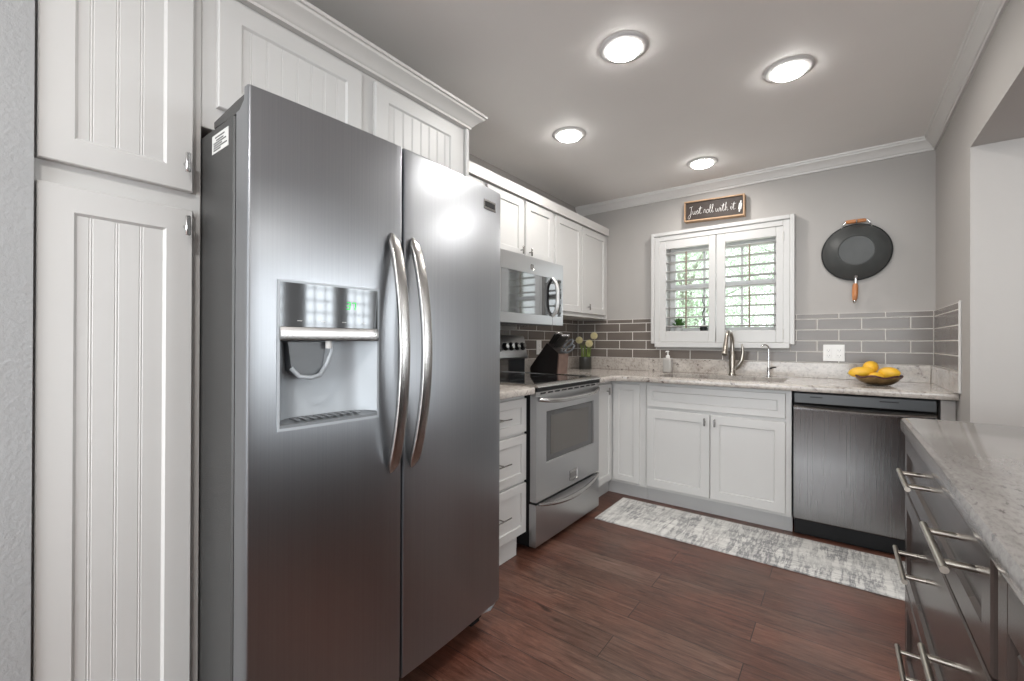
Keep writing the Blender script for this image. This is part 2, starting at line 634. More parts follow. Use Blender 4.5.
def struct(name, mb, mat, parent=None, smooth=None):
    o = obj(name, mb, mat, parent, smooth)
    o['kind'] = 'structure'
    return o


def kids(o):
    return [c for c in COL.objects if c.parent is o]


def dup(root, loc, label=None, group=None):
    def cp(o, parent):
        c = o.copy()
        COL.objects.link(c)
        c.parent = parent
        for ch in kids(o):
            cp(ch, c)
        return c
    r = cp(root, None)
    r.location = loc
    if label:
        r['label'] = label
    if group:
        r['group'] = group
    return r


def quad_grid(mb, us, vs, fn, skip=None):
    g = [[mb.vert(fn(u, v)) for v in vs] for u in us]
    for i in range(len(us) - 1):
        for j in range(len(vs) - 1):
            if skip and skip((us[i] + us[i + 1]) / 2, (vs[j] + vs[j + 1]) / 2):
                continue
            mb.face([g[i][j], g[i + 1][j], g[i + 1][j + 1], g[i][j + 1]])
    return g


# ------------------------------------------------------------------ room constants
YB, XR, XL, ZC = 3.745, 0.47, -2.023, 2.44
YF = YB - 0.618          # face of the back base cabinets' doors
XFB = -1.39              # face of the left base cabinets' doors
XU = -1.712              # door face of the wall cabinets
XP = -1.394              # door face of pantry / over-fridge cabinet
WX0, WX1, WZ0, WZ1 = -1.19, -0.355, 1.225, 1.985     # hole of the kitchen window

# ------------------------------------------------------------------ shell
struct('floor', MB().box(WLD, -2.2, 4.4, -3.8, 6.2, -0.08, 0.0), M_FLOOR)
struct('ceiling', MB().box(WLD, -2.2, 4.4, -3.8, 6.2, ZC, ZC + 0.1), M_CEIL)
wb = MB()
wb.box(WLD, -2.2, WX0, YB, YB + 0.15, 0, ZC)
wb.box(WLD, WX1, XR, YB, YB + 0.15, 0, ZC)
wb.box(WLD, WX0, WX1, YB, YB + 0.15, 0, WZ0)
wb.box(WLD, WX0, WX1, YB, YB + 0.15, WZ1, ZC)
struct('wall_back', wb, M_WALL)
# right wall: stub by the counter, header over the wide opening
wr = MB()
wr.box(WLD, XR, XR + 0.21, 2.84, YB + 0.15, 0, ZC)
struct('wall_right', wr, M_WALL)
struct('wall_right.001', MB().box(WLD, XR, XR + 0.21, -3.7, 2.84, 2.052, ZC), M_WALL)
struct('wall_left', MB().box(WLD, -2.2, XL, 0.1345, YB, 0, ZC), M_WALL)
wf = MB()
wf.box(WLD, -2.2, -2.06, -3.7, -3.3, 0, ZC)
wf.box(WLD, -2.2, -2.06, -1.3, -1.0, 0, ZC)
wf.box(WLD, -2.2, -2.06, -3.3, -1.3, 0, 0.8)
wf.box(WLD, -2.2, -2.06, -3.3, -1.3, 2.1, ZC)
struct('wall_far_left', wf, M_WALL)  # its window opening is added for the west fill
struct('wall_near_left', MB().box(WLD, -2.2, -1.384, -1.0, 0.1345, 0, ZC), M_WALLT)
# the open rooms beyond: dining room to the east, living room behind the camera
we = MB()
ys = [-3.7]
for a_, b_ in EAST_WIN:
    ys += [a_, b_]
ys.append(6.1)
for i in range(0, len(ys), 2):
    we.box(WLD, 4.2, 4.34, ys[i], ys[i + 1], 0, ZC)
for a_, b_ in EAST_WIN:
    we.box(WLD, 4.2, 4.34, a_, b_, 0, 0.86)
    we.box(WLD, 4.2, 4.34, a_, b_, 2.12, ZC)
struct('wall_east', we, M_WALL)
struct('wall_north', MB().box(WLD, XR + 0.21, 4.34, 6.0, 6.15, 0, ZC), M_WALL)
struct('wall_west', MB().box(WLD, XR + 0.1, XR + 0.21, YB + 0.15, 6.0, 0, ZC), M_WALL)
ws = MB()
ws.box(WLD, -2.2, -2.05, -3.75, -3.6, 0, ZC)
ws.box(WLD, 2.85, 4.34, -3.75, -3.6, 0, ZC)
ws.box(WLD, -2.05, 2.85, -3.75, -3.6, 2.32, ZC)
ws.box(WLD, -2.05, 2.85, -3.75, -3.6, 0, 0.18)
struct('wall_south', ws, M_WALL)  # wide opening made for the added south fill

# crown moulding where the walls meet the ceiling
CP = [(0, 0), (0.010, 0.0), (0.012, 0.012), (0.018, 0.016), (0.024, 0.030), (0.040, 0.050), (0.048, 0.056), (0.050, 0.066), (0.056, 0.070), (0.058, 0.080), (0, 0.080)]
cr = MB().mitre([(XL, YB), (XR, YB), (XR, -3.6)], CP, ZC - 0.080)
struct('trim_1', cr, M_TRIM, smooth=30)

# windows of the dining room (seen only as reflections in the steel)
for k, (a_, b_) in enumerate(EAST_WIN):
    fr = MB()
    for (y0, y1) in ((a_ - 0.06, a_ + 0.02), (b_ - 0.02, b_ + 0.06)):
        fr.box(WLD, 4.17, 4.25, y0, y1, 0.8, 2.18)
    fr.box(WLD, 4.17, 4.25, a_, b_, 0.80, 0.88)
    fr.box(WLD, 4.17, 4.25, a_, b_, 2.10, 2.18)
    for j in range(1, 3):
        y = a_ + (b_ - a_) * j / 3
        fr.box(WLD, 4.22, 4.25, y - 0.012, y + 0.012, 0.88, 2.1)
    for j in range(1, 7):
        z = 0.88 + 1.22 * j / 7
        fr.box(WLD, 4.22, 4.25, a_, b_, z - 0.012, z + 0.012)
    struct('window_%d' % (k + 2), fr, M_TRIM)

# ------------------------------------------------------------------ kitchen window
w1 = bpy.data.objects.new('window_1', None)
COL.objects.link(w1)
w1.location = (-0.77, YB, 1.13)
w1['kind'] = 'structure'
cs = MB()
# stepped casing: two legs, head and sill
for (o0, o1, dep) in ((0.0, 0.030, 0.060), (0.030, 0.072, 0.048)):
    x0, x1, z1 = -1.292 + o0, -0.262 - o0, 2.078 - o0
    wd = o1 - o0
    cs.box(WLD, x0, x0 + wd, YB - dep, YB, 1.148, z1, 0.003)
    cs.box(WLD, x1 - wd, x1, YB - dep, YB, 1.148, z1, 0.003)
    cs.box(WLD, x0 + wd, x1 - wd, YB - dep, YB, z1 - wd, z1, 0.003)
cs.box(WLD, -1.262, -0.292, YB - 0.055, YB, 1.118, 1.160, 0.004)
struct('window_casing', cs, M_CAB, w1)
ib = MB()
ib.box(WLD, WX0, WX0 + 0.012, YB, YB + 0.15, WZ0, WZ1)
ib.box(WLD, WX1 - 0.012, WX1, YB, YB + 0.15, WZ0, WZ1)
ib.box(WLD, WX0, WX1, YB, YB + 0.15, WZ1 - 0.012, WZ1)
ib.box(WLD, WX0, WX1, YB, YB + 0.15, WZ0, WZ0 + 0.02)
struct('window_sill', ib, M_TRIM, w1)
sf = MB()
for (x0, x1) in ((WX0 + 0.012, WX0 + 0.052), (WX1 - 0.052, WX1 - 0.012)):
    sf.box(WLD, x0, x1, YB + 0.10, YB + 0.14, WZ0 + 0.02, WZ1 - 0.012, 0.003)
sf.box(WLD, WX0 + 0.05, WX1 - 0.05, YB + 0.10, YB + 0.14, WZ1 - 0.05, WZ1 - 0.012, 0.003)
sf.box(WLD, WX0 + 0.05, WX1 - 0.05, YB + 0.10, YB + 0.14, WZ0 + 0.02, WZ0 + 0.058, 0.003)
sf.box(WLD, WX0 + 0.05, WX1 - 0.05, YB + 0.09, YB + 0.14, 1.598, 1.648, 0.003)
for x in (-0.905, -0.625):
    sf.box(WLD, x - 0.009, x + 0.009, YB + 0.11, YB + 0.13, WZ0 + 0.05, WZ1 - 0.04)
struct('window_frame', sf, M_SASH, w1)
struct('window_pane', MB().box(WLD, WX0 + 0.04, WX1 - 0.04, YB + 0.118, YB + 0.121, WZ0 + 0.04, WZ1 - 0.04), thin_glass('window_glass'), w1)

# plantation shutters, one leaf per half
def shutter(x0, x1, ox0, ox1, label, hinge_x):
    t = thing('window_shutter', label, 'shutter', ((x0 + x1) / 2, YB - 0.02, 1.16), 'plantation shutters of the sink window')
    Y0, Y1 = YB - 0.045, YB - 0.015
    oz0, oz1 = 1.252, 1.936
    z0, z1 = 1.162, 2.004
    fm = MB()
    fm.box(WLD, x0, ox0, Y0, Y1, z0, z1, 0.003)
    fm.box(WLD, ox1, x1, Y0, Y1, z0, z1, 0.003)
    fm.box(WLD, ox0, ox1, Y0, Y1, z0, oz0, 0.003)
    fm.box(WLD, ox0, ox1, Y0, Y1, oz1, z1, 0.003)
    obj('frame', fm, M_CAB, t)
    n = 9
    pitch = (oz1 - oz0) / n
    for i in range(n):
        z = oz0 + pitch * (i + 0.5)
        lv = MB()
        yc = YB - 0.012
        ring = []
        a = math.radians(-3)
        prof = []
        for s in range(12):
            th = 2 * PI * s / 12
            px, pz = 0.040 * math.cos(th), 0.0060 * math.sin(th)
            prof.append((px * math.cos(a) - pz * math.sin(a), px * math.sin(a) + pz * math.cos(a)))
        lv.ring_loft([[Vector((x, yc + p, z + q)) for p, q in prof] for x in (ox0, ox1)])
        obj('louver', lv, M_CAB, t, 40)
    xc = (ox0 + ox1) / 2
    for (a0, a1) in ((oz0 + 0.022, oz0 + pitch * 4.3), (oz0 + pitch * 4.9, oz1 - 0.04)):
        obj('tilt_rod', MB().box(WLD, xc - 0.0055, xc + 0.0055, YB - 0.066, YB - 0.052, a0, a1, 0.002), M_ROD, t)
    for z in (1.225, 1.93):
        obj('hinge', MB().cyl((hinge_x, Y0 - 0.004, z - 0.032), (hinge_x, Y0 - 0.004, z + 0.032), 0.005, n=10), M_TRIM, t, 40)
    return t


shutter(-1.222, -0.785, -1.170, -0.836, 'left white louvered shutter over the sink, beside the grey left wall corner', -1.222)
shutter(-0.780, -0.332, -0.716, -0.378, 'right white louvered shutter over the sink, the leaf nearer the hanging wok', -0.332)

# ------------------------------------------------------------------ wall tiles
def tile_field(label, f, cols_even, cols_odd, u0, u1, vmin_fn, vmax, holes=(), w=0.008):
    t = thing('tiled_backsplash', label, 'backsplash', tuple(f((u0 + u1) / 2, 1.0, 0)))
    g = MB()
    tiles = MB()
    pitch = 0.0764
    z = 1.0216
    row = 0
    gap = 0.0026
    while z < vmax - 0.004:
        za, zb = z, min(z + pitch, vmax)
        joints = cols_even if row % 2 == 0 else cols_odd
        k0 = math.floor((u0 - joints) / 0.2435) - 1
        us = []
        k = k0
        while joints + k * 0.2435 < u1 + 0.3:
            us.append(joints + k * 0.2435)
            k += 1
        for a, b in zip(us[:-1], us[1:]):
            segs = [(max(a, u0), min(b, u1))]
            for (h0, h1, hz0, hz1) in holes:
                out = []
                for (s0, s1) in segs:
                    if s1 <= h0 or s0 >= h1 or zb <= hz0 or za >= hz1:
                        out.append((s0, s1))
                        continue
                    if s0 < h0:
                        out.append((s0, h0))
                    if s1 > h1:
                        out.append((h1, s1))
                segs = out
            for (s0, s1) in segs:
                if s1 - s0 > 0.012 and zb - za > 0.008:
                    tiles.box(f, s0 + gap, s1 - gap, za + gap, zb - gap, 0.001, w, 0.0012)
                    g.box(f, s0, s1, za, zb, 0.0, w - 0.0010)
        z += pitch
        row += 1
    obj('grout', g, M_GROUT, t)
    obj('tiles', tiles, M_TILE, t)
    return t


tile_field('grey subway tiles with light grout along the wall under the sink window', FY(YB), 0.233, 0.111, XL + 0.01, XR - 0.009, None, 1.363,
           holes=((-1.262, -0.292, 1.118, 2.0),))
tile_field('grey subway tiles behind the range and the knife block', FX(XL), 2.904, 3.026, 1.50, YB - 0.0095, None, 1.3665, holes=((2.012, 2.746, 1.274, 1.5),))
tr_ = tile_field('narrow end field of grey tiles on the right wall, turning the corner', FN(XR), 3.463, 3.576, 3.030, YB - 0.0095, None, 1.363)
obj('edge_trim', MB().box(FN(XR), 3.016, 3.029, 0.914, 1.369, 0.0, 0.010, 0.003), M_TRIM, tr_)

# ------------------------------------------------------------------ small hardware
def tab_knob(f, u, v, w, parent, mat=M_DKNOB):
    k = MB()
    k.cyl(f(u, v, w), f(u, v, w + 0.020), 0.0045, n=10)
    k.box(f, u - 0.0055, u + 0.0055, v - 0.026, v + 0.026, w + 0.018, w + 0.028, 0.002)
    return obj('knob', k, mat, parent, 40)


def bar_pull(f, u0, u1, v, w, parent, r=0.0045, posts=(0.5,), mat=M_DKNOB, out=0.030):
    k = MB()
    k.cyl(f(u0, v, w + out), f(u1, v, w + out), r, n=10)
    for p in posts:
        u = u0 + (u1 - u0) * p
        k.cyl(f(u, v, w - 0.009), f(u, v, w + out), r * 0.95, n=10)
    return obj('handle', k, mat, parent, 40)


# ------------------------------------------------------------------ pantry
T = 0.019
t = thing('pantry_cabinet', 'tall white beadboard pantry cabinet with two stacked doors left of the refrigerator', 'cabinet', (-1.7, 0.28, 0))
f = FX(XP - T)
obj('body', MB().box(WLD, XL + 0.003, XP - T, 0.1355, 0.4505, 0.0, 2.155, 0.002), M_CAB, t)
d = obj('door', MB().door(f, 0.140, 0.4265, 1.559, 2.137, 0, T, 0.058, 0.006, 0.006, bead=0.046), M_CAB, t)
tab_knob(FX(XP), 0.408, 1.628, 0, d, M_CHROME)
d = obj('door', MB().door(f, 0.140, 0.4265, 0.11, 1.5086, 0, T, 0.058, 0.006, 0.006, bead=0.046), M_CAB, t)
tab_knob(FX(XP), 0.408, 1.462, 0, d, M_CHROME)

# over-fridge cabinet
t = thing('over_fridge_cabinet', 'deep white beadboard cabinet above the refrigerator with two doors', 'cabinet', (-1.7, 0.98, 1.79))
obj('body', MB().box(WLD, XL + 0.003, XP - T, 0.4515, 1.503, 1.752, 2.155, 0.002), M_CAB, t)
obj('side_panel', MB().box(WLD, XL + 0.003, XP - 0.004, 1.503, 1.523, 1.70, 2.155, 0.002), M_CAB, t)
obj('door', MB().door(f, 0.485, 0.944, 1.816, 2.137, 0, T, 0.058, 0.006, 0.006, bead=0.046), M_CAB, t)
obj('door', MB().door(f, 1.003, 1.456, 1.816, 2.137, 0, T, 0.058, 0.006, 0.006, bead=0.046), M_CAB, t)

CC = [(-0.02, 0), (0.006, 0.0), (0.006, 0.010), (0.013, 0.014), (0.018, 0.022), (0.036, 0.038), (0.050, 0.046), (0.053, 0.054), (0.060, 0.056), (0.062, 0.066), (-0.02, 0.066)]
tag(obj('crown_moulding', MB().mitre([(XL + 0.02, 1.525), (XP - 0.004, 1.525), (XP - 0.004, 0.1355)], [(-o, z) for o, z in CC], 2.156), M_TRIM, smooth=30, loc=(XP, 0.8, 2.156)),
    'white crown moulding running along the top of the pantry and over-fridge cabinet', 'moulding')

# ------------------------------------------------------------------ wall cabinets
BU = XL + 0.003
def wall_cab(label, y0, y1, z0, doors, knobs):
    t = thing('wall_cabinet', label, 'cabinet', (-1.87, (y0 + y1) / 2, z0), 'white wall cabinets along the left wall')
    obj('body', MB().box(WLD, BU, XU - T, y0, y1, z0, 2.145, 0.0015), M_CAB, t)
    for (a, b, za, zb), kn in zip(doors, knobs):
        d = obj('door', MB().door(FX(XU - T), a, b, za, zb, 0, T, 0.052, 0.008, 0.004), M_CAB, t)
        if kn:
            tab_knob(FX(XU), kn[0], kn[1], 0, d)
    return t


wall_cab('white wall cabinet mostly hidden behind the refrigerator top', 1.526, 2.010, 1.38, [(1.545, 1.995, 1.40, 2.118)], [None])
wall_cab('short white wall cabinet with two doors directly above the microwave', 2.012, 2.806, 1.716, [(2.030, 2.405, 1.728, 2.118), (2.440, 2.790, 1.728, 2.118)],
         [(2.376, 1.772), (2.476, 1.772)])
tall = wall_cab('tall white two-door wall cabinet in the corner, right of the microwave', 2.808, 3.728, 1.368, [(2.830, 3.240, 1.400, 2.118), (3.252, 3.706, 1.400, 2.118)],
                [(2.862, 1.45), (3.350, 1.455)])
tag(obj('crown_moulding', MB().mitre([(XU - 0.006, YB - 0.005), (XU - 0.006, 1.527)], [(o, z) for o, z in CC], 2.128).box(WLD, XU - T, XU - 0.006, YB - 0.017, YB - 0.004, 1.37, 2.14), M_TRIM, smooth=30, loc=(XU, 2.6, 2.128)),
    'white crown moulding running above the wall cabinets toward the back corner', 'moulding')

# ------------------------------------------------------------------ base cabinets, back run
BK = YB - 0.002
def toe(u0, u1, parent):
    obj('toe_kick', MB().box(WLD, u0, u1, YF + 0.062, YF + 0.080, 0.0, 0.100), M_TOE, parent)


fy = FY(YF + T)
t = thing('corner_cabinet', 'white corner base cabinet with a folded pair of doors beside the range', 'cabinet', (-1.7, 3.4, 0))
cb = MB()
cb.prism(lambda u, v, w: Vector((u, v, w)), [(XL + 0.003, 2.786), (XFB - T, 2.786), (XFB - T, YF + T), (-1.135, YF + T), (-1.135, BK), (XL + 0.003, BK)], 0.10, 0.866)
obj('body', cb, M_CAB, t)
d = obj('door', MB().door(FX(XFB - T), 2.812, YF - 0.004, 0.119, 0.848, 0, T, 0.05, 0.008, 0.004), M_CAB, t)
tab_knob(FX(XFB), 3.030, 0.795, 0, d)
obj('door', MB().door(fy, XFB + 0.006, -1.178, 0.119, 0.848, 0, T, 0.045, 0.008, 0.004), M_CAB, t)
tk = MB()
tk.box(WLD, XFB - 0.072, XFB - 0.056, 2.79, YF + 0.062, 0, 0.10)
tk.box(WLD, XFB - 0.072, -1.135, YF + 0.062, YF + 0.078, 0, 0.10)
obj('toe_kick', tk, M_TOE, t)

t = thing('sink_base_cabinet', 'white sink base cabinet with one wide false drawer front over two doors', 'cabinet', (-0.68, 3.4, 0))
# open-topped carcass, the sink bowls hang inside
cb = MB()
cb.box(WLD, -1.133, -0.238, YF + T, YF + T + 0.02, 0.10, 0.866)
cb.box(WLD, -1.133, -1.115, YF + T + 0.02, BK, 0.10, 0.866)
cb.box(WLD, -0.256, -0.238, YF + T + 0.02, BK, 0.10, 0.866)
cb.box(WLD, -1.115, -0.256, YF + T + 0.02, BK, 0.10, 0.118)
cb.box(WLD, -1.115, -0.256, BK - 0.012, BK, 0.118, 0.866)
obj('body', cb, M_CAB, t)
obj('drawer_front', MB().door(fy, -1.1253, -0.268, 0.6977, 0.8499, 0, T, 0.042, 0.008, 0.004), M_CAB, t)
d = obj('door', MB().door(fy, -1.1253, -0.6985, 0.1194, 0.6757, 0, T, 0.057, 0.008, 0.004), M_CAB, t)
tab_knob(FY(YF), -0.727, 0.628, 0, d)
d = obj('door', MB().door(fy, -0.6937, -0.268, 0.1194, 0.6757, 0, T, 0.057, 0.008, 0.004), M_CAB, t)
tab_knob(FY(YF), -0.664, 0.628, 0, d)
toe(-1.133, -0.236, t)

# end panel right of the dishwasher; its taupe has the shade painted in
tag(obj('cabinet_end_panel', MB().box(WLD, 0.412, XR - 0.002, YF + 0.004, BK, 0.0, 0.866, 0.002), simple('shaded_taupe_panel', (0.40, 0.375, 0.355), 0.5, var=0.02), loc=(0.44, 3.4, 0)),
    'narrow end panel in shade-darkened taupe between the dishwasher and the right wall', 'panel')

# left base drawers between fridge and range
t = thing('drawer_base_cabinet', 'white three-drawer base cabinet between the refrigerator and the range', 'cabinet', (-1.7, 1.7, 0))
obj('body', MB().box(WLD, XL + 0.003, XFB - T, 1.526, 1.997, 0.10, 0.866, 0.002), M_CAB, t)
obj('toe_kick', MB().box(WLD, XL + 0.003, XFB - 0.070, 1.526, 1.997, 0.0, 0.10), M_TOE, t)
obj('foot', MB().box(WLD, XFB - 0.069, XFB - T, 1.526, 1.925, 0.0, 0.10, 0.002), M_CAB, t)
for z0, z1 in ((0.665, 0.848), (0.398, 0.650), (0.110, 0.383)):
    d = obj('drawer', MB().door(FX(XFB - T), 1.542, 1.990, z0, z1, 0, T, 0.045, 0.008, 0.004), M_CAB, t)
    bar_pull(FX(XFB), 1.695, 1.815, (z0 + z1) / 2 + 0.002, 0, d, 0.0035)

# ------------------------------------------------------------------ countertops
ZT, ZB = 0.914, 0.874
def edge_slab(mb, poly, z0=ZB, z1=ZT, r=0.010):
    """slab with a rounded edge; poly is clockwise seen from above so the outside is to the left."""
    n = len(poly)
    prof = [(-r, z0), (-0.003, z0 + 0.003), (0, z0 + r), (0, z1 - r), (-0.003, z1 - 0.003), (-r, z1)]
    P = [Vector(p) for p in poly]
    rings = []
    for o, z in prof:
        ring = []
        for i in range(n):
            d0 = (P[i] - P[i - 1]).normalized()
            d1 = (P[(i + 1) % n] - P[i]).normalized()
            n0, n1 = Vector((d0.y, -d0.x)), Vector((d1.y, -d1.x))
            mm = n0 + n1
            mm = mm / max(mm.dot(n0), 1e-6)
            ring.append(Vector((P[i].x + mm.x * o, P[i].y + mm.y * o, z)))
        rings.append(ring)
    mb.ring_loft(rings)
    return mb


def arc2(cx, cy, r, a0, a1, n=6):
    return [(cx + r * math.cos(math.radians(a0 + (a1 - a0) * i / n)), cy + r * math.sin(math.radians(a0 + (a1 - a0) * i / n))) for i in range(n + 1)]


YCT = 3.060              # front edge of the back counter
XCT = -1.325             # front edge of the left counter
SX0, SX1, SY0, SY1 = -1.075, -0.285, 3.165, 3.585
t = thing('countertop', 'long beige speckled granite countertop holding the sink, with raised back splash', 'countertop', (-0.7, 3.4, ZB))
ct = MB()
left = [(XL + 0.002, BK), (XL + 0.002, 2.784), (XCT, 2.784), (XCT, 2.97), (-1.315, 3.010), (-1.285, 3.045), (-1.235, YCT)]
# four pieces around the sink cut-out, edges rounded only at the front
def slab_piece(poly):
    ct.prism(lambda u, v, w: Vector((u, v, w)), poly, ZB + 0.0005, ZT)
slab_piece([(XL + 0.002, BK), (XL + 0.002, 2.784), (XCT - 0.01, 2.784), (XCT - 0.01, 2.975), (-1.325, 3.018), (-1.29, 3.055), (-1.24, YCT + 0.01), (SX0, YCT + 0.01), (SX0, BK)])
slab_piece([(SX0, YCT + 0.01), (SX1, YCT + 0.01), (SX1, SY0), (SX0, SY0)])
slab_piece([(SX0, SY1), (SX1, SY1), (SX1, BK), (SX0, BK)])
slab_piece([(SX1, YCT + 0.01), (XR - 0.002, YCT + 0.01), (XR - 0.002, BK), (SX1, BK)])
bull = [(-0.012, 0.0), (-0.003, 0.003), (0.0, 0.010), (0.0, 0.030), (-0.003, 0.037), (-0.012, 0.040)]
ct.mitre([(XR - 0.002, YCT), (-1.235, YCT), (-1.285, 3.045), (-1.315, 3.010), (XCT, 2.97), (XCT, 2.784)], [(-o, z) for o, z in bull], ZB)
obj('slab', ct, M_GRAN, t, 40)
sp = MB()
sp.box(WLD, XL + 0.022, XR - 0.024, BK - 0.020, BK, ZT, 1.0205, 0.002)
sp.box(WLD, XL + 0.002, XL + 0.022, 2.790, BK, ZT, 1.0205, 0.002)
sp.box(WLD, XR - 0.023, XR - 0.002, 3.030, BK, ZT, 1.0205, 0.002)
obj('back_splash', sp, M_GRAN, t)

t = thing('countertop', 'short granite countertop piece between the refrigerator and the range', 'countertop', (-1.7, 1.75, ZB))
c2 = MB()
edge_slab(c2, list(reversed([(XL + 0.002, 1.526), (XL + 0.002, 1.997), (XCT - 0.03, 1.997)] + arc2(XCT - 0.03, 1.967, 0.03, 90, 0, 5)[1:] + [(XCT, 1.526)])))
obj('slab', c2, M_GRAN, t, 40)
obj('back_splash', MB().box(WLD, XL + 0.002, XL + 0.022, 1.526, 1.997, ZT, 1.0205, 0.002), M_GRAN, t)

# ------------------------------------------------------------------ sink
t = thing('kitchen_sink', 'undermount stainless double-bowl sink set into the granite under the window', 'sink', (-0.68, 3.37, 0.70))
def bowl(x0, x1, y0, y1, depth):
    b = MB()
    r = 0.045
    def rr(g, z, rad):
        pts = []
        for (cx, cy, a) in ((x1 - g - rad, y1 - g - rad, 0), (x0 + g + rad, y1 - g - rad, 90), (x0 + g + rad, y0 + g + rad, 180), (x1 - g - rad, y0 + g + rad, 270)):
            for (px, py) in arc2(cx, cy, rad, a, a + 90, 5):
                pts.append(Vector((px, py, z)))
        return pts
    zt = ZB - 0.001
    b.ring_loft([rr(-0.012, zt, r + 0.012), rr(0, zt, r), rr(0.004, zt - depth + 0.03, r), rr(0.03, zt - depth, r), rr(0.17, zt - depth - 0.004, 0.01)], cap=False)
    b.bm.faces.ensure_lookup_table()
    return b
b = bowl(SX0 - 0.004, -0.640, SY0 - 0.004, SY1 + 0.004, 0.20)
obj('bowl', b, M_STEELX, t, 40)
b = bowl(-0.612, SX1 + 0.004, SY0 - 0.004, SY1 + 0.004, 0.17)
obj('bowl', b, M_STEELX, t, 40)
for x in (-0.86, -0.445):
    obj('drain', MB().lathe((x, 3.375, 0.668 if x < -0.6 else 0.698), (0, 0, 1), [(0.0, 0.004), (0.03, 0.004), (0.055, 0.008), (0.06, 0.0)], 20, cap=False), M_CHROME, t, 40)

# faucet
def arc_path(x0, y0, z0, dx, dy, r, a0, a1, n=14):
    """arc in the vertical plane through (dx, dy); starts at angle a0."""
    out = []
    for i in range(n + 1):
        a = math.radians(a0 + (a1 - a0) * i / n)
        out.append((x0 + dx * r * math.cos(a), y0 + dy * r * math.cos(a), z0 + r * math.sin(a)))
    return out


fx, fyy = -0.652, 3.628
t = thing('faucet', 'tall brushed gooseneck pull-down faucet with side lever behind the sink', 'faucet', (fx, fyy, ZT))
b = MB()
b.lathe((fx, fyy, ZT), (0, 0, 1), [(0.030, 0), (0.030, 0.006), (0.024, 0.012), (0.021, 0.02), (0.022, 0.15), (0.017, 0.175)], 20)
obj('base', b, M_NICKEL, t, 40)
dx, dy = -0.05, -0.998
r_ = 0.088
cxn, cyn = fx + dx * r_, fyy + dy * r_
pts = [(fx, fyy, ZT + 0.14), (fx, fyy, 1.13)] + arc_path(cxn, cyn, 1.150, -dx, -dy, r_, 0, 160)
obj('spout', MB().tube(pts, 0.0145, 12), M_NICKEL, t, 60)
p_end = Vector(pts[-1])
dr_ = (p_end - Vector(pts[-2])).normalized()
obj('spray_head', MB().tube([p_end, p_end + dr_ * 0.05, p_end + dr_ * 0.12], [0.0135, 0.017, 0.021], 14), M_NICKEL, t, 50)
obj('lever', MB().tube([(fx + 0.012, fyy, 0.965), (fx + 0.040, fyy - 0.005, 0.985), (fx + 0.066, fyy - 0.01, 1.03), (fx + 0.074, fyy - 0.012, 1.09), (fx + 0.066, fyy - 0.012, 1.15)], [0.019, 0.019, 0.016, 0.010, 0.006], 10), M_NICKEL, t, 60)

# slim filtered-water tap
sx, sy = -0.415, 3.635
t = thing('water_tap', 'slim polished filtered-water tap right of the main faucet', 'tap', (sx, sy, ZT))
obj('base', MB().lathe((sx, sy, ZT), (0, 0, 1), [(0.019, 0), (0.019, 0.004), (0.012, 0.010), (0.011, 0.065), (0.006, 0.075)], 16), M_CHROME, t, 40)
pts = [(sx, sy, ZT + 0.07), (sx, sy, 1.10)] + arc_path(sx - 0.022, sy - 0.0205, 1.115, 0.73, 0.68, 0.030, 0, 150, 10)
obj('spout', MB().tube(pts, 0.0048, 8), M_CHROME, t, 60)
obj('lever', MB().tube([(sx, sy, 0.972), (sx + 0.03, sy - 0.012, 0.982), (sx + 0.048, sy - 0.016, 0.984)], [0.006, 0.005, 0.004], 8), M_BLACK, t, 60)

# soap bottle
t = thing('soap_bottle', 'frosted square soap bottle with a pump beside the sink, under the left shutter', 'bottle', (-1.133, 3.640, ZT))
obj('bottle', MB().box(WLD, -1.167, -1.099, 3.607, 3.675, ZT, 1.033, 0.010, 3), M_FROST, t, 40)
obj('liquid', MB().box(WLD, -1.160, -1.106, 3.614, 3.668, ZT + 0.006, 1.00, 0.008, 2), simple('pale_soap', (0.70, 0.66, 0.60), 0.4), t, 40)
obj('pump', MB().lathe((-1.133, 3.640, 1.033), (0, 0, 1), [(0.016, 0), (0.016, 0.018), (0.006, 0.022), (0.005, 0.045), (0.010, 0.047), (0.010, 0.056), (0.004, 0.058)], 14)
    .tube([(-1.133, 3.640, 1.086), (-1.136, 3.615, 1.087), (-1.138, 3.600, 1.081)], 0.0045, 8), M_WHITE, t, 40)

# ------------------------------------------------------------------ dishwasher
DX0, DX1 = -0.2296, 0.402
t = thing('dishwasher', 'stainless dishwasher with a full-width pocket handle right of the sink cabinet', 'dishwasher', (0.09, 3.4, 0))
obj('body', MB().box(WLD, DX0 + 0.006, DX1 - 0.002, YF + 0.03, BK - 0.03, 0.02, 0.862), M_BLACK, t)
dm = MB()
nU, uu = 10, []
us = [DX0 + 0.004 + (DX1 - 0.008 - DX0) * i / 12 for i in range(13)]
# door skin: profile from the bottom up, with the scooped pocket below the control strip
prof = [(0.107, 0.0), (0.107, 0.026), (0.112, 0.030), (0.45, 0.034), (0.745, 0.033), (0.762, 0.040), (0.772, 0.040), (0.778, 0.032), (0.788, 0.010), (0.800, 0.004), (0.800, 0.0)]
dm.ring_loft([[Vector((u, YF + 0.03 - w, z)) for z, w in prof] for u in (us[0], us[-1])])
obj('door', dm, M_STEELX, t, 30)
hb = MB()
prof_h = [(0.772, 0.000), (0.775, 0.030), (0.783, 0.034), (0.795, 0.022), (0.800, 0.0)]
def bowh(x):
    return 0.010 * (1 - ((x - (DX0 + DX1) / 2) / 0.31) ** 2)
hb.ring_loft([[Vector((u, YF + 0.026 - w - 0.004 - (bowh(u) if w > 0.02 else 0), z - 0.010 * (1 - 4 * ((u - 0.086) / 0.63) ** 2) * (1 if w > 0.02 else 0))) for z, w in prof_h] for u in us])
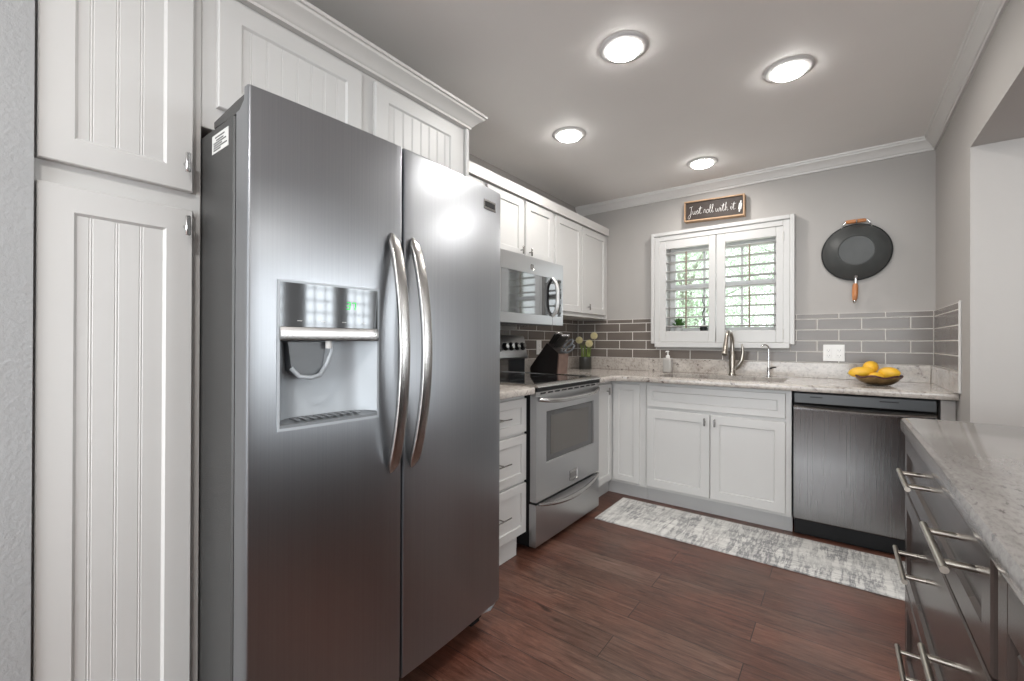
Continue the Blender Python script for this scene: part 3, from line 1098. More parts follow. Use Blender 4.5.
obj('handle', hb, M_HANDLE, t, 40)
cpn = MB()
cpn.box(WLD, DX0 + 0.004, DX1 - 0.004, YF - 0.002, YF + 0.028, 0.801, 0.862, 0.004)
obj('control_panel', cpn, simple('dark_control_strip', (0.055, 0.058, 0.062), 0.35, 0.0), t)
for (a, b) in ((-0.145, -0.085), (0.17, 0.25)):
    obj('vent_slot', MB().box(WLD, a, b, YF - 0.0032, YF - 0.001, 0.837, 0.843), M_BLACK, t)
obj('kick_plate', MB().box(WLD, DX0 + 0.004, DX1 - 0.004, YF + 0.058, YF + 0.075, 0.002, 0.105), M_BLACK, t)

# ------------------------------------------------------------------ range
RY0, RY1, RX = 2.001, 2.778, -1.333
yc = (RY0 + RY1) / 2
t = thing('range', 'stainless freestanding electric range with black glass cooktop and rear control panel', 'stove', (-1.68, yc, 0))
obj('body', MB().box(WLD, XL + 0.012, RX - 0.045, RY0 + 0.003, RY1 - 0.003, 0.02, 0.895, 0.003), M_BLACK, t)
fr = FX(RX - 0.045)
# drawer with scooped grip
dprof = [(0.028, 0.0), (0.028, 0.040), (0.034, 0.045), (0.200, 0.045), (0.262, 0.045), (0.262, 0.0)]
dw = MB()
dw.ring_loft([[Vector((RX - 0.045 + w, y, z)) for z, w in dprof] for y in (RY0, RY1)])
obj('storage_drawer', dw, M_STEELH, t, 30)
hp = []
for i in range(13):
    s = i / 12
    y = RY0 + 0.02 + (RY1 - RY0 - 0.04) * s
    sag = 1 - (2 * s - 1) ** 2
    hp.append((RX + 0.006 + 0.034 * sag ** 0.6, y, 0.262 - 0.034 * sag))
obj('drawer_handle', MB().tube(hp, [0.006 + 0.006 * (1 - (2 * i / 12 - 1) ** 2) for i in range(13)], 10, flat=1.3, up=(1, 0, 0)), M_HANDLE, t, 60)
# oven door with window opening
dr = MB()
W0, W1, V0, V1 = 2.105, 2.700, 0.472, 0.768
ring = []
quad_grid(dr, [RY0, W0, W1, RY1], [0.275, V0, V1, 0.862], lambda u, v: Vector((RX, u, v)), skip=lambda u, v: W0 < u < W1 and V0 < v < V1)
fr0 = [(RY0, 0.275), (RY1, 0.275), (RY1, 0.862), (RY0, 0.862)]
a = [dr.vert(Vector((RX, u, v))) for u, v in fr0]
b = [dr.vert(Vector((RX - 0.04, u, v))) for u, v in fr0]
for i in range(4):
    dr.face([a[i], a[(i + 1) % 4], b[(i + 1) % 4], b[i]])
dr.face(b)
a = [dr.vert(Vector((RX, u, v))) for u, v in ((W0, V0), (W1, V0), (W1, V1), (W0, V1))]
b = [dr.vert(Vector((RX - 0.008, u, v))) for u, v in ((W0 + .006, V0 + .006), (W1 - .006, V0 + .006), (W1 - .006, V1 - .006), (W0 + .006, V1 - .006))]
for i in range(4):
    dr.face([a[i], a[(i + 1) % 4], b[(i + 1) % 4], b[i]])
bmesh.ops.remove_doubles(dr.bm, verts=dr.bm.verts, dist=1e-5)
dd_ = obj('oven_door', dr, M_STEELH, t)
obj('window', MB().box(WLD, RX - 0.020, RX - 0.007, W0 + .004, W1 - .004, V0 + .004, V1 - .004), M_BGLASS, dd_)
obj('inner_window', MB().box(WLD, RX - 0.0072, RX - 0.0062, W0 + .055, W1 - .065, V0 + .038, V1 - .035), M_OVGLASS, dd_)
lg = MB().box(WLD, RX, RX + 0.003, 2.368, 2.462, 0.305, 0.368, 0.006, 2)
lp = obj('badge', lg, M_HANDLE, dd_)
obj('badge_mark', MB().box(WLD, RX + 0.003, RX + 0.0036, 2.376, 2.454, 0.322, 0.351, 0.0), M_DKNOB, lp)
hp = []
for i in range(15):
    s = i / 14
    y = RY0 + 0.018 + (RY1 - RY0 - 0.036) * s
    sag = 1 - (2 * s - 1) ** 4
    hp.append((RX + 0.004 + 0.046 * sag, y, 0.842 - 0.018 * sag))
obj('handle', MB().tube(hp, [0.011] * 15, 12, flat=1.15, up=(1, 0, 0)), M_HANDLE, dd_, 60)
# cooktop
ck = MB().box(WLD, XL + 0.07, RX - 0.004, RY0 + 0.004, RY1 - 0.004, 0.903, 0.921, 0.004, 2)
obj('cooktop', ck, M_BGLASS, t)
tr = MB()
ctp = [(RX - 0.03, 0.905), (RX + 0.010, 0.905), (RX + 0.014, 0.909), (RX + 0.010, 0.915), (RX + 0.000, 0.921), (RX - 0.014, 0.926), (RX - 0.03, 0.926)]
tr.ring_loft([[Vector((x, y, z)) for x, z in ctp] for y in (RY0, RY1)])
obj('front_band', MB().box(WLD, RX - 0.03, RX + 0.006, RY0 + 0.001, RY1 - 0.001, 0.883, 0.905, 0.003), M_BLACK, t)
tr.box(WLD, XL + 0.07, RX - 0.028, RY0, RY0 + 0.010, 0.905, 0.926, 0.002)
tr.box(WLD, XL + 0.07, RX - 0.028, RY1 - 0.010, RY1, 0.905, 0.926, 0.002)
obj('cooktop_trim', tr, M_HANDLE, t, 30)
vt = MB()
vt.box(WLD, RX - 0.040, RX - 0.006, RY0 + 0.004, RY1 - 0.004, 0.862, 0.882)
obj('vent_strip', vt, M_HANDLE, t)
for i in range(9):
    y = RY0 + 0.05 + i * 0.078
    obj('vent_slot', MB().box(WLD, RX - 0.0062, RX - 0.005, y, y + 0.055, 0.867, 0.875), M_BLACK, t)
for (bx, by, br_) in ((-1.52, 2.18, 0.105), (-1.52, 2.57, 0.085), (-1.78, 2.18, 0.075), (-1.78, 2.57, 0.105)):
    rg = MB()
    rg.lathe((bx, by, 0.9212), (0, 0, 1), [(br_ - 0.002, 0), (br_ - 0.002, 0.0003), (br_, 0.0003), (br_, 0)], 36, cap=False)
    obj('burner_ring', rg, M_GREYP, t)
# backguard: black riser and leaning steel control panel
bg = MB()
bgp = [(XL + 0.012, 0.905), (-1.935, 0.905), (-1.935, 1.045), (-1.94, 1.045), (XL + 0.012, 1.045)]
bg.ring_loft([[Vector((x, y, z)) for x, z in bgp] for y in (RY0 + 0.005, RY1 - 0.035)])
obj('riser', bg, M_BGLASS, t)
bg = MB()
bgp = [(XL + 0.012, 1.036), (-1.905, 1.036), (-1.900, 1.046), (-1.905, 1.06), (-1.935, 1.195), (-1.945, 1.206), (XL + 0.012, 1.206)]
bg.ring_loft([[Vector((x, y, z)) for x, z in bgp] for y in (RY0 + 0.002, RY1 - 0.045)])
cp_ = obj('control_panel', bg, M_STEELH, t, 30)
nd = Vector((0.135, 0, 0.030)).normalized()
for y in (2.055, 2.125, 2.475, 2.545, 2.615, 2.685):
    c = Vector((-1.919, y, 1.125))
    k = MB()
    k.cyl(c, c + nd * 0.006, 0.030, n=20)
    k.cyl(c + nd * 0.006, c + nd * 0.024, 0.023, 0.020, n=20)
    kb = obj('knob', k, M_BLACK, cp_, 40)
    k2 = MB()
    k2.cyl(c + nd * 0.0242, c + nd * 0.0262, 0.017, n=16)
    obj('knob_cap', k2, M_HANDLE, kb, 40)
dsp = MB()
a0 = Vector((-1.9185, 0, 1.127))
dsp.box(lambda u, v, w: Vector((-1.9185 - (v - 1.127) * 0.222 + w * 0.97, u, v + w * 0.2)), 2.20, 2.42, 1.09, 1.165, -0.001, 0.002)
obj('display', dsp, M_BGLASS, cp_)

# ------------------------------------------------------------------ microwave
MX, MY0, MY1, MZ0, MZ1 = -1.600, 2.016, 2.742, 1.277, 1.708
t = thing('microwave', 'stainless over-the-range microwave mounted under the short wall cabinet', 'microwave', (-1.8, 2.38, MZ0))
obj('body', MB().box(WLD, XL + 0.004, MX - 0.030, MY0, MY1, MZ0 + 0.004, MZ1, 0.003), M_BLACK, t)
obj('underside_vent', MB().box(WLD, -1.95, MX - 0.06, MY0 + 0.05, MY1 - 0.05, MZ0 - 0.004, MZ0 + 0.005), M_GREYP, t)
# face: steel frame around the dark glass
fc = MB()
G0, G1, H0, H1 = MY0 + 0.004, MY1 - 0.022, 1.338, 1.600
quad_grid(fc, [MY0, G0, G1, MY1], [MZ0, H0, H1, MZ1], lambda u, v: Vector((MX, u, v)), skip=lambda u, v: G0 < u < G1 and H0 < v < H1)
q0 = [(MY0, MZ0), (MY1, MZ0), (MY1, MZ1), (MY0, MZ1)]
a = [fc.vert(Vector((MX, u, v))) for u, v in q0]
b = [fc.vert(Vector((MX - 0.03, u, v))) for u, v in q0]
for i in range(4):
    fc.face([a[i], a[(i + 1) % 4], b[(i + 1) % 4], b[i]])
fc.face(b)
a = [fc.vert(Vector((MX, u, v))) for u, v in ((G0, H0), (G1, H0), (G1, H1), (G0, H1))]
b = [fc.vert(Vector((MX - 0.006, u, v))) for u, v in ((G0, H0), (G1, H0), (G1, H1), (G0, H1))]
for i in range(4):
    fc.face([a[i], a[(i + 1) % 4], b[(i + 1) % 4], b[i]])
bmesh.ops.remove_doubles(fc.bm, verts=fc.bm.verts, dist=1e-5)
df = obj('door', fc, M_STEELH, t)
obj('window', MB().box(WLD, MX - 0.012, MX - 0.003, G0 + 0.001, 2.470, H0 + 0.001, H1 - 0.001), M_DGLASS, df)
obj('control_glass', MB().box(WLD, MX - 0.012, MX - 0.002, 2.472, G1 - 0.001, H0 + 0.001, H1 - 0.001), M_BGLASS, t)
obj('door_seam', MB().box(WLD, MX - 0.002, MX + 0.0006, 2.598, 2.6005, MZ0, H0), M_BLACK, t)
hp = [(MX + 0.002 + 0.038 * (1 - (2 * s - 1) ** 4), 2.600 + 0.0 * s, H0 + 0.002 + (H1 - H0 - 0.004) * s) for s in [i / 12 for i in range(13)]]
obj('handle', MB().tube(hp, 0.012, 12, flat=1.25, up=(1, 0, 0)), simple('pale_satin_metal', (0.72, 0.72, 0.72), 0.38, 0.7, var=0.02), t, 60)
obj('badge', MB().box(WLD, MX, MX + 0.002, 2.33, 2.362, 1.628, 1.660, 0.004), M_DKNOB, t)

# ------------------------------------------------------------------ refrigerator
FY0, FY1, FYG = 0.449, 1.402, 0.8865
FXE, BUL = -1.111, 0.021
FZ0, FZ1 = 0.108, 1.764
fyc = (FY0 + FY1) / 2
t = thing('refrigerator', 'large stainless side-by-side refrigerator with ice and water dispenser', 'refrigerator', (-1.5, fyc, 0))
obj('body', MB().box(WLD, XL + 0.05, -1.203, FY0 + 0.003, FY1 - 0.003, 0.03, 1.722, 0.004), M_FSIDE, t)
obj('gasket', MB().box(WLD, -1.203, -1.180, FY0 + 0.022, FY1 - 0.022, 0.11, 1.715), M_DKRUBBER, t)


def fx_at(y):
    s = (y - fyc) / ((FY1 - FY0) / 2)
    return FXE + BUL * (1 - s * s)


def fridge_door(y0, y1, hole=None):
    m = MB()
    nn = 14
    ysl = [y0 + (y1 - y0) * i / nn for i in range(nn + 1)]
    zs = [FZ0 + 0.012, FZ1 - 0.006]
    if hole:
        ysl = sorted(set([y for y in ysl if abs(y - hole[0]) > 0.012 and abs(y - hole[1]) > 0.012] + [hole[0], hole[1]]))
        zs = [FZ0 + 0.012, hole[2], hole[3], FZ1 - 0.006]
    er = 0.005

    def X(y):
        # rounded vertical edges
        e = min(y - y0, y1 - y)
        k = 0.0
        if e < er:
            k = er - math.sqrt(max(er * er - (er - e) ** 2, 0))
        return fx_at(y) - k
    ysl = sorted(set(ysl + [y0 + 0.0015, y0 + 0.004, y0 + er, y1 - er, y1 - 0.004, y1 - 0.0015]))
    quad_grid(m, ysl, zs, lambda u, v: Vector((X(u), u, v)), skip=(lambda u, v: hole[0] < u < hole[1] and hole[2] < v < hole[3]) if hole else None)
    xb = -1.180
    # top: raised lip at the front dropping to the rear
    prof_t = [(0.0, FZ1 - 0.006), (-0.003, FZ1), (-0.018, FZ1), (-0.022, FZ1 - 0.030), (-0.045, FZ1 - 0.046)]
    rows = [[m.vert(Vector((X(u) + o, u, z))) for o, z in prof_t] + [m.vert(Vector((xb, u, FZ1 - 0.048)))] for u in ysl]
    for a, b in zip(rows[:-1], rows[1:]):
        for i in range(len(a) - 1):
            m.face([a[i], a[i + 1], b[i + 1], b[i]])
    prof_b = [(0.0, FZ0 + 0.012), (-0.004, FZ0), (-0.03, FZ0)]
    rowsb = [[m.vert(Vector((X(u) + o, u, z))) for o, z in prof_b] + [m.vert(Vector((xb, u, FZ0)))] for u in ysl]
    for a, b in zip(rowsb[:-1], rowsb[1:]):
        for i in range(len(a) - 1):
            m.face([a[i], a[i + 1], b[i + 1], b[i]])
    # sides and back
    for idx in (0, -1):
        fr_ = [m.vert(v.co) for v in rows[idx]]
        bb = [m.vert(v.co) for v in reversed(rowsb[idx])]
        m.face(fr_ + bb)
    m.face([m.vert(Vector((xb, y0, FZ0))), m.vert(Vector((xb, y1, FZ0))), m.vert(Vector((xb, y1, FZ1 - 0.048))), m.vert(Vector((xb, y0, FZ1 - 0.048)))])
    bmesh.ops.remove_doubles(m.bm, verts=m.bm.verts, dist=1e-5)
    return m


HY0, HY1, HZ0, HZ1 = 0.516, 0.795, 0.940, 1.308
dl = obj('door', fridge_door(FY0, FYG - 0.004, (HY0, HY1, HZ0, HZ1)), M_STEEL, t, 35)
drr = obj('door', fridge_door(FYG + 0.004, FY1), M_STEEL, t, 35)
obj('kick_grille', MB().box(WLD, -1.25, -1.200, FY0 + 0.01, FY1 - 0.01, 0.012, 0.105), M_BLACK, t)
obj('foot', MB().tube([(-1.165, 1.325, 0.075), (-1.135, 1.365, 0.085), (-1.13, 1.392, 0.098)], [0.012, 0.012, 0.006], 10), M_SILVERP, t, 60)
obj('roller', MB().box(WLD, -1.30, -1.20, 1.33, 1.38, 0.0, 0.03), M_BLACK, t)
obj('roller', MB().box(WLD, -1.30, -1.20, 0.47, 0.52, 0.0, 0.03), M_BLACK, t)
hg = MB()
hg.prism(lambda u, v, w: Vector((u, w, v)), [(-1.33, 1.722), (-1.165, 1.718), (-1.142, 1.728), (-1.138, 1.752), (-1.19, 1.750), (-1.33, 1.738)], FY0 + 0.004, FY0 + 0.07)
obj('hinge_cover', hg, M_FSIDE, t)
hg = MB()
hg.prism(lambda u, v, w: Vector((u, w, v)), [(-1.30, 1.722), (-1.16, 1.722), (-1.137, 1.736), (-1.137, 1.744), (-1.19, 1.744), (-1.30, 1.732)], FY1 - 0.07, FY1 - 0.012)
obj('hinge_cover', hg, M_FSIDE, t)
# rating sticker on the side of the body
st = obj('sticker', MB().box(WLD, -1.336, -1.232, FY0 + 0.0015, FY0 + 0.003, 1.652, 1.700), M_PAPER, t)
lines = MB()
for z, x0_, x1_ in ((1.691, -1.315, -1.255), (1.683, -1.308, -1.262), (1.677, -1.325, -1.245), (1.671, -1.325, -1.27), (1.665, -1.325, -1.24), (1.659, -1.325, -1.28)):
    lines.box(WLD, x0_, x1_, FY0 + 0.0009, FY0 + 0.0015, z - 0.0016, z + 0.0016)
obj('print', lines, M_INK, st)


def fridge_handle(y, parent, lean):
    m = MB()
    z0, z1 = 0.764, 1.486
    xs = fx_at(y)
    pts, rs, fl = [], [], []
    n = 26
    for i in range(n + 1):
        s = i / n
        q = 1 - (2 * s - 1) ** 2
        x = xs + 0.004 + 0.064 * q ** 0.85
        pts.append((x, y + lean * 0.004 * q, z0 + (z1 - z0) * s))
        e = min(s, 1 - s)
        wv = 0.0195 * min(1, 0.35 + (e / 0.06)) if e < 0.06 else 0.0195 - 0.001 * q
        rs.append(wv)
        fl.append(0.50)
    m.tube(pts, rs, 20, flat=fl, up=(0, 1, 0), sq=0.55)
    return obj('handle', m, M_HANDLE, parent, 60)


fridge_handle(0.842, dl, -1)
fridge_handle(0.921, drr, 1)
# badge top right
bgd = obj('badge', MB().box(lambda u, v, w: Vector((fx_at(u) + w, u, v)), 1.284, 1.360, 1.676, 1.712, -0.001, 0.003, 0.0), M_HANDLE, drr)
obj('badge_mark', MB().box(lambda u, v, w: Vector((fx_at(u) + w, u, v)), 1.290, 1.354, 1.684, 1.705, 0.003, 0.0036), M_BLACK, bgd)

# ice and water dispenser set into the left door
dp = MB()
xf = lambda y: fx_at(y)
# bezel frame following the bulge
def strip(y0, y1, z0, z1, w0, w1, m, n=8):
    ring = lambda y: [Vector((xf(y) + w0, y, z0)), Vector((xf(y) + w1, y, z0)), Vector((xf(y) + w1, y, z1)), Vector((xf(y) + w0, y, z1))]
    m.ring_loft([ring(y0 + (y1 - y0) * i / n) for i in range(n + 1)])
strip(HY0 - 0.003, HY1 + 0.003, HZ1 - 0.002, HZ1 + 0.004, -0.02, 0.003, dp)
strip(HY0 - 0.003, HY1 + 0.003, HZ0 - 0.004, HZ0 + 0.003, -0.02, 0.004, dp)
strip(HY0 - 0.003, HY0 + 0.003, HZ0, HZ1, -0.02, 0.003, dp, 1)
strip(HY1 - 0.003, HY1 + 0.003, HZ0, HZ1, -0.02, 0.003, dp, 1)
disp = obj('dispenser_bezel', dp, M_SILVERP, dl)
dg = MB()
strip(HY0 + 0.003, HY1 - 0.003, 1.196, HZ1 - 0.002, -0.02, 0.0035, dg)
obj('display_panel', dg, M_PANEL, disp, 40)
db = MB()
for j in range(1):
    ring = lambda y: [Vector((xf(y) - 0.02, y, 1.160)), Vector((xf(y) + 0.006, y, 1.161)), Vector((xf(y) + 0.010, y, 1.178)), Vector((xf(y) + 0.006, y, 1.195)), Vector((xf(y) - 0.02, y, 1.196))]
    db.ring_loft([ring(HY0 + 0.002 + (HY1 - HY0 - 0.004) * i / 10) for i in range(11)])
obj('silver_band', db, M_HANDLE, disp, 60)
# cavity
cv = MB()
N = 14
rows = []
for z, dpth in ((1.160, 0.070), (1.06, 0.074), (0.985, 0.070), (0.955, 0.062)):
    row = []
    for i in range(N + 1):
        s = i / N
        y = HY0 + 0.003 + (HY1 - HY0 - 0.006) * s
        q = 1 - abs(2 * s - 1) ** 5
        row.append(Vector((xf(y) - dpth * min(1, q * 1.0) if 0 < i < N else xf(y) + 0.001, y, z)))
    rows.append(row)
for a, b in zip(rows[:-1], rows[1:]):
    va = [cv.vert(p) for p in a]
    vb = [cv.vert(p) for p in b]
    for i in range(N):
        cv.face([va[i], va[i + 1], vb[i + 1], vb[i]])
top = [cv.vert(p) for p in rows[0]]
cv.face(top)
bmesh.ops.remove_doubles(cv.bm, verts=cv.bm.verts, dist=1e-5)
obj('cavity', cv, M_SILVERP, disp, 50)
ty = MB()
ring = lambda y, s: [Vector((xf(y) - 0.066 * (1 - abs(2 * s - 1) ** 5), y, 0.958)), Vector((xf(y) + 0.004, y, 0.950)), Vector((xf(y) + 0.004, y, 0.943)), Vector((xf(y) - 0.066 * (1 - abs(2 * s - 1) ** 5), y, 0.943))]
ty.ring_loft([ring(HY0 + 0.003 + (HY1 - HY0 - 0.006) * i / 12, i / 12) for i in range(13)])
obj('drip_tray', ty, simple('tray_grey', (0.22, 0.235, 0.25), 0.3, 0.3), disp, 40)
gt = MB()
for i in range(9):
    y = HY0 + 0.055 + i * 0.021
    gt.box(WLD, xf(y) - 0.052, xf(y) - 0.006, y - 0.005, y + 0.005, 0.9555, 0.958)
obj('tray_grate', gt, M_GREYP, disp)
pd = MB()
py = 0.604
pd.prism(lambda u, v, w: Vector((w, u, v)), [(py - 0.052, 1.158), (py + 0.052, 1.158), (py + 0.040, 1.080), (py + 0.022, 1.069), (py - 0.026, 1.069), (py - 0.042, 1.082)], xf(py) - 0.068, xf(py) - 0.030)
obj('ice_chute', pd, simple('smoked_chute_plastic', (0.10, 0.11, 0.12), 0.3), disp)
pd2 = MB()
pd2.tube([(xf(py) - 0.028, py - 0.045, 1.090), (xf(py) - 0.020, py - 0.028, 1.068), (xf(py) - 0.016, py, 1.063), (xf(py) - 0.020, py + 0.028, 1.068), (xf(py) - 0.028, py + 0.047, 1.090)], 0.006, 8)
pd2.tube([(xf(py) - 0.024, py + 0.047, 1.09), (xf(py) - 0.018, py + 0.060, 1.13), (xf(py) - 0.020, py + 0.062, 1.158)], 0.006, 8)
obj('paddle', pd2, M_SILVERP, disp, 60)
obj('water_nozzle', MB().cyl((xf(0.66) - 0.02, 0.655, 1.160), (xf(0.66) - 0.02, 0.655, 1.140), 0.008, n=12), M_WHITE, disp, 40)
# green seven-segment 37
SEG = {'3': 'abgcd', '7': 'abc'}
sg = MB()
def seg_digit(ch, y0, z0, h=0.0205, w=0.0115, th=0.0024):
    zz = {'a': (0, w, h - th, h), 'g': (0, w, h / 2 - th / 2, h / 2 + th / 2), 'd': (0, w, 0, th), 'b': (w - th, w, h / 2, h), 'c': (w - th, w, 0, h / 2), 'f': (0, th, h / 2, h), 'e': (0, th, 0, h / 2)}
    for s_ in SEG[ch]:
        a0_, a1_, b0_, b1_ = zz[s_]
        sg.box(lambda u, v, w_: Vector((fx_at(u) + w_, u + (v - z0) * 0.12, v)), y0 + a0_, y0 + a1_, z0 + b0_, z0 + b1_, 0.0036, 0.0042)
seg_digit('3', 0.692, 1.247)
seg_digit('7', 0.7085, 1.247)
sm_ = MB()
for k in range(4):
    yk = 0.560 + k * 0.060
    sm_.box(lambda u, v, w_: Vector((fx_at(u) + w_, u, v)), yk, yk + 0.012, 1.2105, 1.2120, 0.0036, 0.0040)
obj('display_digits', sg, M_DIGIT, disp)
obj('display_marks', sm_, M_PAPER, disp)

# ------------------------------------------------------------------ island
IX = 0.168
t = thing('island_cabinet', 'dark espresso island cabinet with three rows of deep drawers and steel bar handles', 'cabinet', (0.7, 1.4, 0))
ib = MB()
ib.box(WLD, IX + T, 1.10, 0.888, 1.915, 0.10, 0.868, 0.002)
obj('body', ib, M_ESP, t)
obj('toe_kick', MB().box(WLD, IX + 0.08, 1.06, 0.888, 1.86, 0.0, 0.10), M_ESP, t)
fi = FN(IX + T)
for (z0, z1, h1, h2) in ((0.694, 0.862, (1.448, 1.655), (0.970, 1.190)), (0.386, 0.684, (1.510, 1.755), (0.990, 1.215)), (0.108, 0.376, (1.510, 1.690), (0.990, 1.215))):
    d = obj('drawer', MB().door(fi, 0.892, 1.912, z0, z1, 0, T, 0.050, 0.008, 0.003, cham=0.003), M_ESP, t)
    zc = {0.694: 0.800, 0.386: 0.545, 0.108: 0.283}[z0]
    for (a, b) in (h1, h2):
        bar_pull(FN(IX), a, b, zc, 0, d, 0.0062, (0.16, 0.84), M_NICKEL, 0.036)

t = thing('island_cabinet', 'dark espresso island cabinet nearest the camera, at the bottom right corner', 'cabinet', (0.7, 0.2, 0))
obj('body', MB().box(WLD, IX + T, 1.10, -0.35, 0.858, 0.10, 0.868, 0.002), M_ESP, t)
obj('toe_kick', MB().box(WLD, IX + 0.08, 1.06, -0.35, 0.858, 0.0, 0.10), M_ESP, t)
sf_ = MB()
sf_.box(WLD, IX, IX + T, 0.815, 0.858, 0.10, 0.868, 0.002)
sf_.box(WLD, IX, IX + T, -0.35, -0.31, 0.10, 0.868, 0.002)
sf_.box(WLD, IX, IX + T, -0.31, 0.815, 0.795, 0.868, 0.002)
sf_.box(WLD, IX, IX + T, -0.31, 0.815, 0.10, 0.13, 0.002)
obj('face_frame', sf_, M_ESP, t)
for (a, b) in ((0.255, 0.797), (-0.300, 0.247)):
    d = obj('door', MB().door(FN(IX + T + 0.004), a, b, 0.136, 0.783, 0, T, 0.055, 0.007, 0.004), M_ESP, t)
obj('dark_gap_sheet', MB().box(WLD, IX + 0.08, 1.10, 0.862, 0.884, 0.0, 0.868), M_BLACK, t)  # black sheet standing for the dark of the deep gap between cabinets

t = thing('island_countertop', 'grey streaked granite island top in the right foreground', 'countertop', (0.75, 0.8, ZB))
isl = MB()
edge_slab(isl, list(reversed([(0.157, -0.38)] + arc2(0.157 + 0.045, 1.960 - 0.045, 0.045, 180, 90, 8) + arc2(1.28 - 0.045, 1.960 - 0.045, 0.045, 90, 0, 8) + [(1.28, -0.38)])), 0.870, ZT, 0.012)
obj('slab', isl, M_GRAN2, t, 40)

# ------------------------------------------------------------------ rug
rg = MB()
nx, ny = 60, 12
def rugp(u, v):
    return Vector((u, v, 0.008 + 0.0015 * math.sin(9 * u) * math.sin(7 * v)))
edge_slab(rg, list(reversed([(-1.290, 2.630), (-1.292, 3.105), (0.46, 3.100), (0.44, 2.640)])), 0.0, 0.008, 0.003)
rug = tag(obj('runner_rug', rg, M_RUG, loc=(-0.4, 2.87, 0.0005)), 'white and grey distressed runner rug on the wood floor before the sink', 'rug')

# ------------------------------------------------------------------ ceiling lamps
def lamp(x, y, label):
    t = thing('ceiling_light', label, 'ceiling light', (x, y, ZC), 'recessed ceiling lights')
    tr = MB().lathe((x, y, ZC), (0, 0, -1), [(0.071, 0.010), (0.074, 0.0095), (0.090, 0.008), (0.099, 0.005), (0.104, 0.0005), (0.104, 0.0)], 40, cap=False)
    obj('trim_ring', tr, M_LTRIM, t, 40)
    obj('diffuser', MB().lathe((x, y, ZC), (0, 0, -1), [(0.071, 0.001), (0.071, 0.014), (0.066, 0.020), (0.03, 0.024), (0.0, 0.025)], 40, cap=False), M_LAMP, t, 40)
    return t


lamp(*LAMPS[0], 'recessed ceiling light at the top centre, nearest the refrigerator')
lamp(*LAMPS[1], 'recessed ceiling light closest to the right wall and the wok')
lamp(*LAMPS[2], 'recessed ceiling light closest to the left wall cabinets')
lamp(*LAMPS[3], 'recessed ceiling light in front of the window wall, above the wooden sign')

# ------------------------------------------------------------------ outlets
def outlet(f, u0, u1, z0, z1, gangs, label):
    t = thing('wall_outlet', label, 'outlet', tuple(f((u0 + u1) / 2, z0, 0)), 'white electrical outlets')
    p = obj('plate', MB().box(f, u0, u1, z0, z1, 0.0002, 0.006, 0.0025, 2), M_PLASTW, t)
    zc = (z0 + z1) / 2
    for g in range(gangs):
        c = u0 + (u1 - u0) * (g + 0.5) / gangs
        r = obj('receptacle', MB().box(f, c - 0.017, c + 0.017, zc - 0.034, zc + 0.034, 0.006, 0.008, 0.001), M_PLASTW, t)
        s = MB()
        for dz in (0.018, -0.018):
            s.box(f, c - 0.008, c - 0.006, zc + dz - 0.004, zc + dz + 0.005, 0.008, 0.0083)
            s.box(f, c + 0.006, c + 0.008, zc + dz - 0.004, zc + dz + 0.005, 0.008, 0.0083)
            s.cyl(f(c, zc + dz - 0.010, 0.008), f(c, zc + dz - 0.010, 0.0083), 0.0022, n=8)
        obj('slots', s, M_SLOT, r)


outlet(FY(YB - 0.008), -0.098, 0.022, 1.034, 1.148, 2, 'white double outlet plate on the tiles left of the fruit bowl')
outlet(FX(XL + 0.008), 3.020, 3.092, 1.055, 1.172, 1, 'white outlet on the tiles behind the knife block')

# ------------------------------------------------------------------ wok
t = thing('hanging_wok', 'dark wok with two wooden handles hanging on the wall right of the window', 'wok', (0.080, YB - 0.04, 1.765))
wc = (0.080, YB - 0.022, 1.768)
R = 0.184
prof = [(R, 0.0), (R - 0.003, 0.006), (0.173, 0.022), (0.156, 0.044), (0.134, 0.063), (0.112, 0.077), (0.100, 0.084), (0.096, 0.085), (0.093, 0.080), (0.060, 0.079), (0.0, 0.078)]
wk = MB().lathe(wc, (0, -1, 0), prof, 56, cap=False)
inner = [(R - 0.001, -0.001), (0.168, 0.020), (0.150, 0.040), (0.128, 0.058), (0.09, 0.074), (0.0, 0.074)]
wk.lathe(wc, (0, -1, 0), inner, 56, cap=False)
obj('pan', wk, M_WOK, t, 40)
rim = MB()
rim.tube([Vector(wc) + Vector((R * math.cos(2 * PI * i / 56), 0, R * math.sin(2 * PI * i / 56))) for i in range(57)], 0.006, 8, up=(0, 1, 0), cap=False)
obj('rim', rim, M_WOKRIM, t, 60)
# top helper handle
cx, cz = 0.083, 1.768 + R
hh = MB()
for s in (-1, 1):
    hh.tube([(cx + s * 0.078, YB - 0.025, cz - 0.022), (cx + s * 0.072, YB - 0.038, cz - 0.004), (cx + s * 0.060, YB - 0.040, cz + 0.017), (cx + s * 0.048, YB - 0.040, cz + 0.019)], 0.0045, 8)
obj('handle_bracket', hh, M_CHROME, t, 60)
hw = obj('helper_handle', MB().tube([(cx - 0.058, YB - 0.040, cz + 0.018), (cx - 0.05, YB - 0.040, cz + 0.019), (cx, YB - 0.040, cz + 0.0195), (cx + 0.04, YB - 0.040, cz + 0.019), (cx + 0.052, YB - 0.040, cz + 0.018)], [0.008, 0.0125, 0.0135, 0.0125, 0.008], 12), M_HWOOD, t, 60)
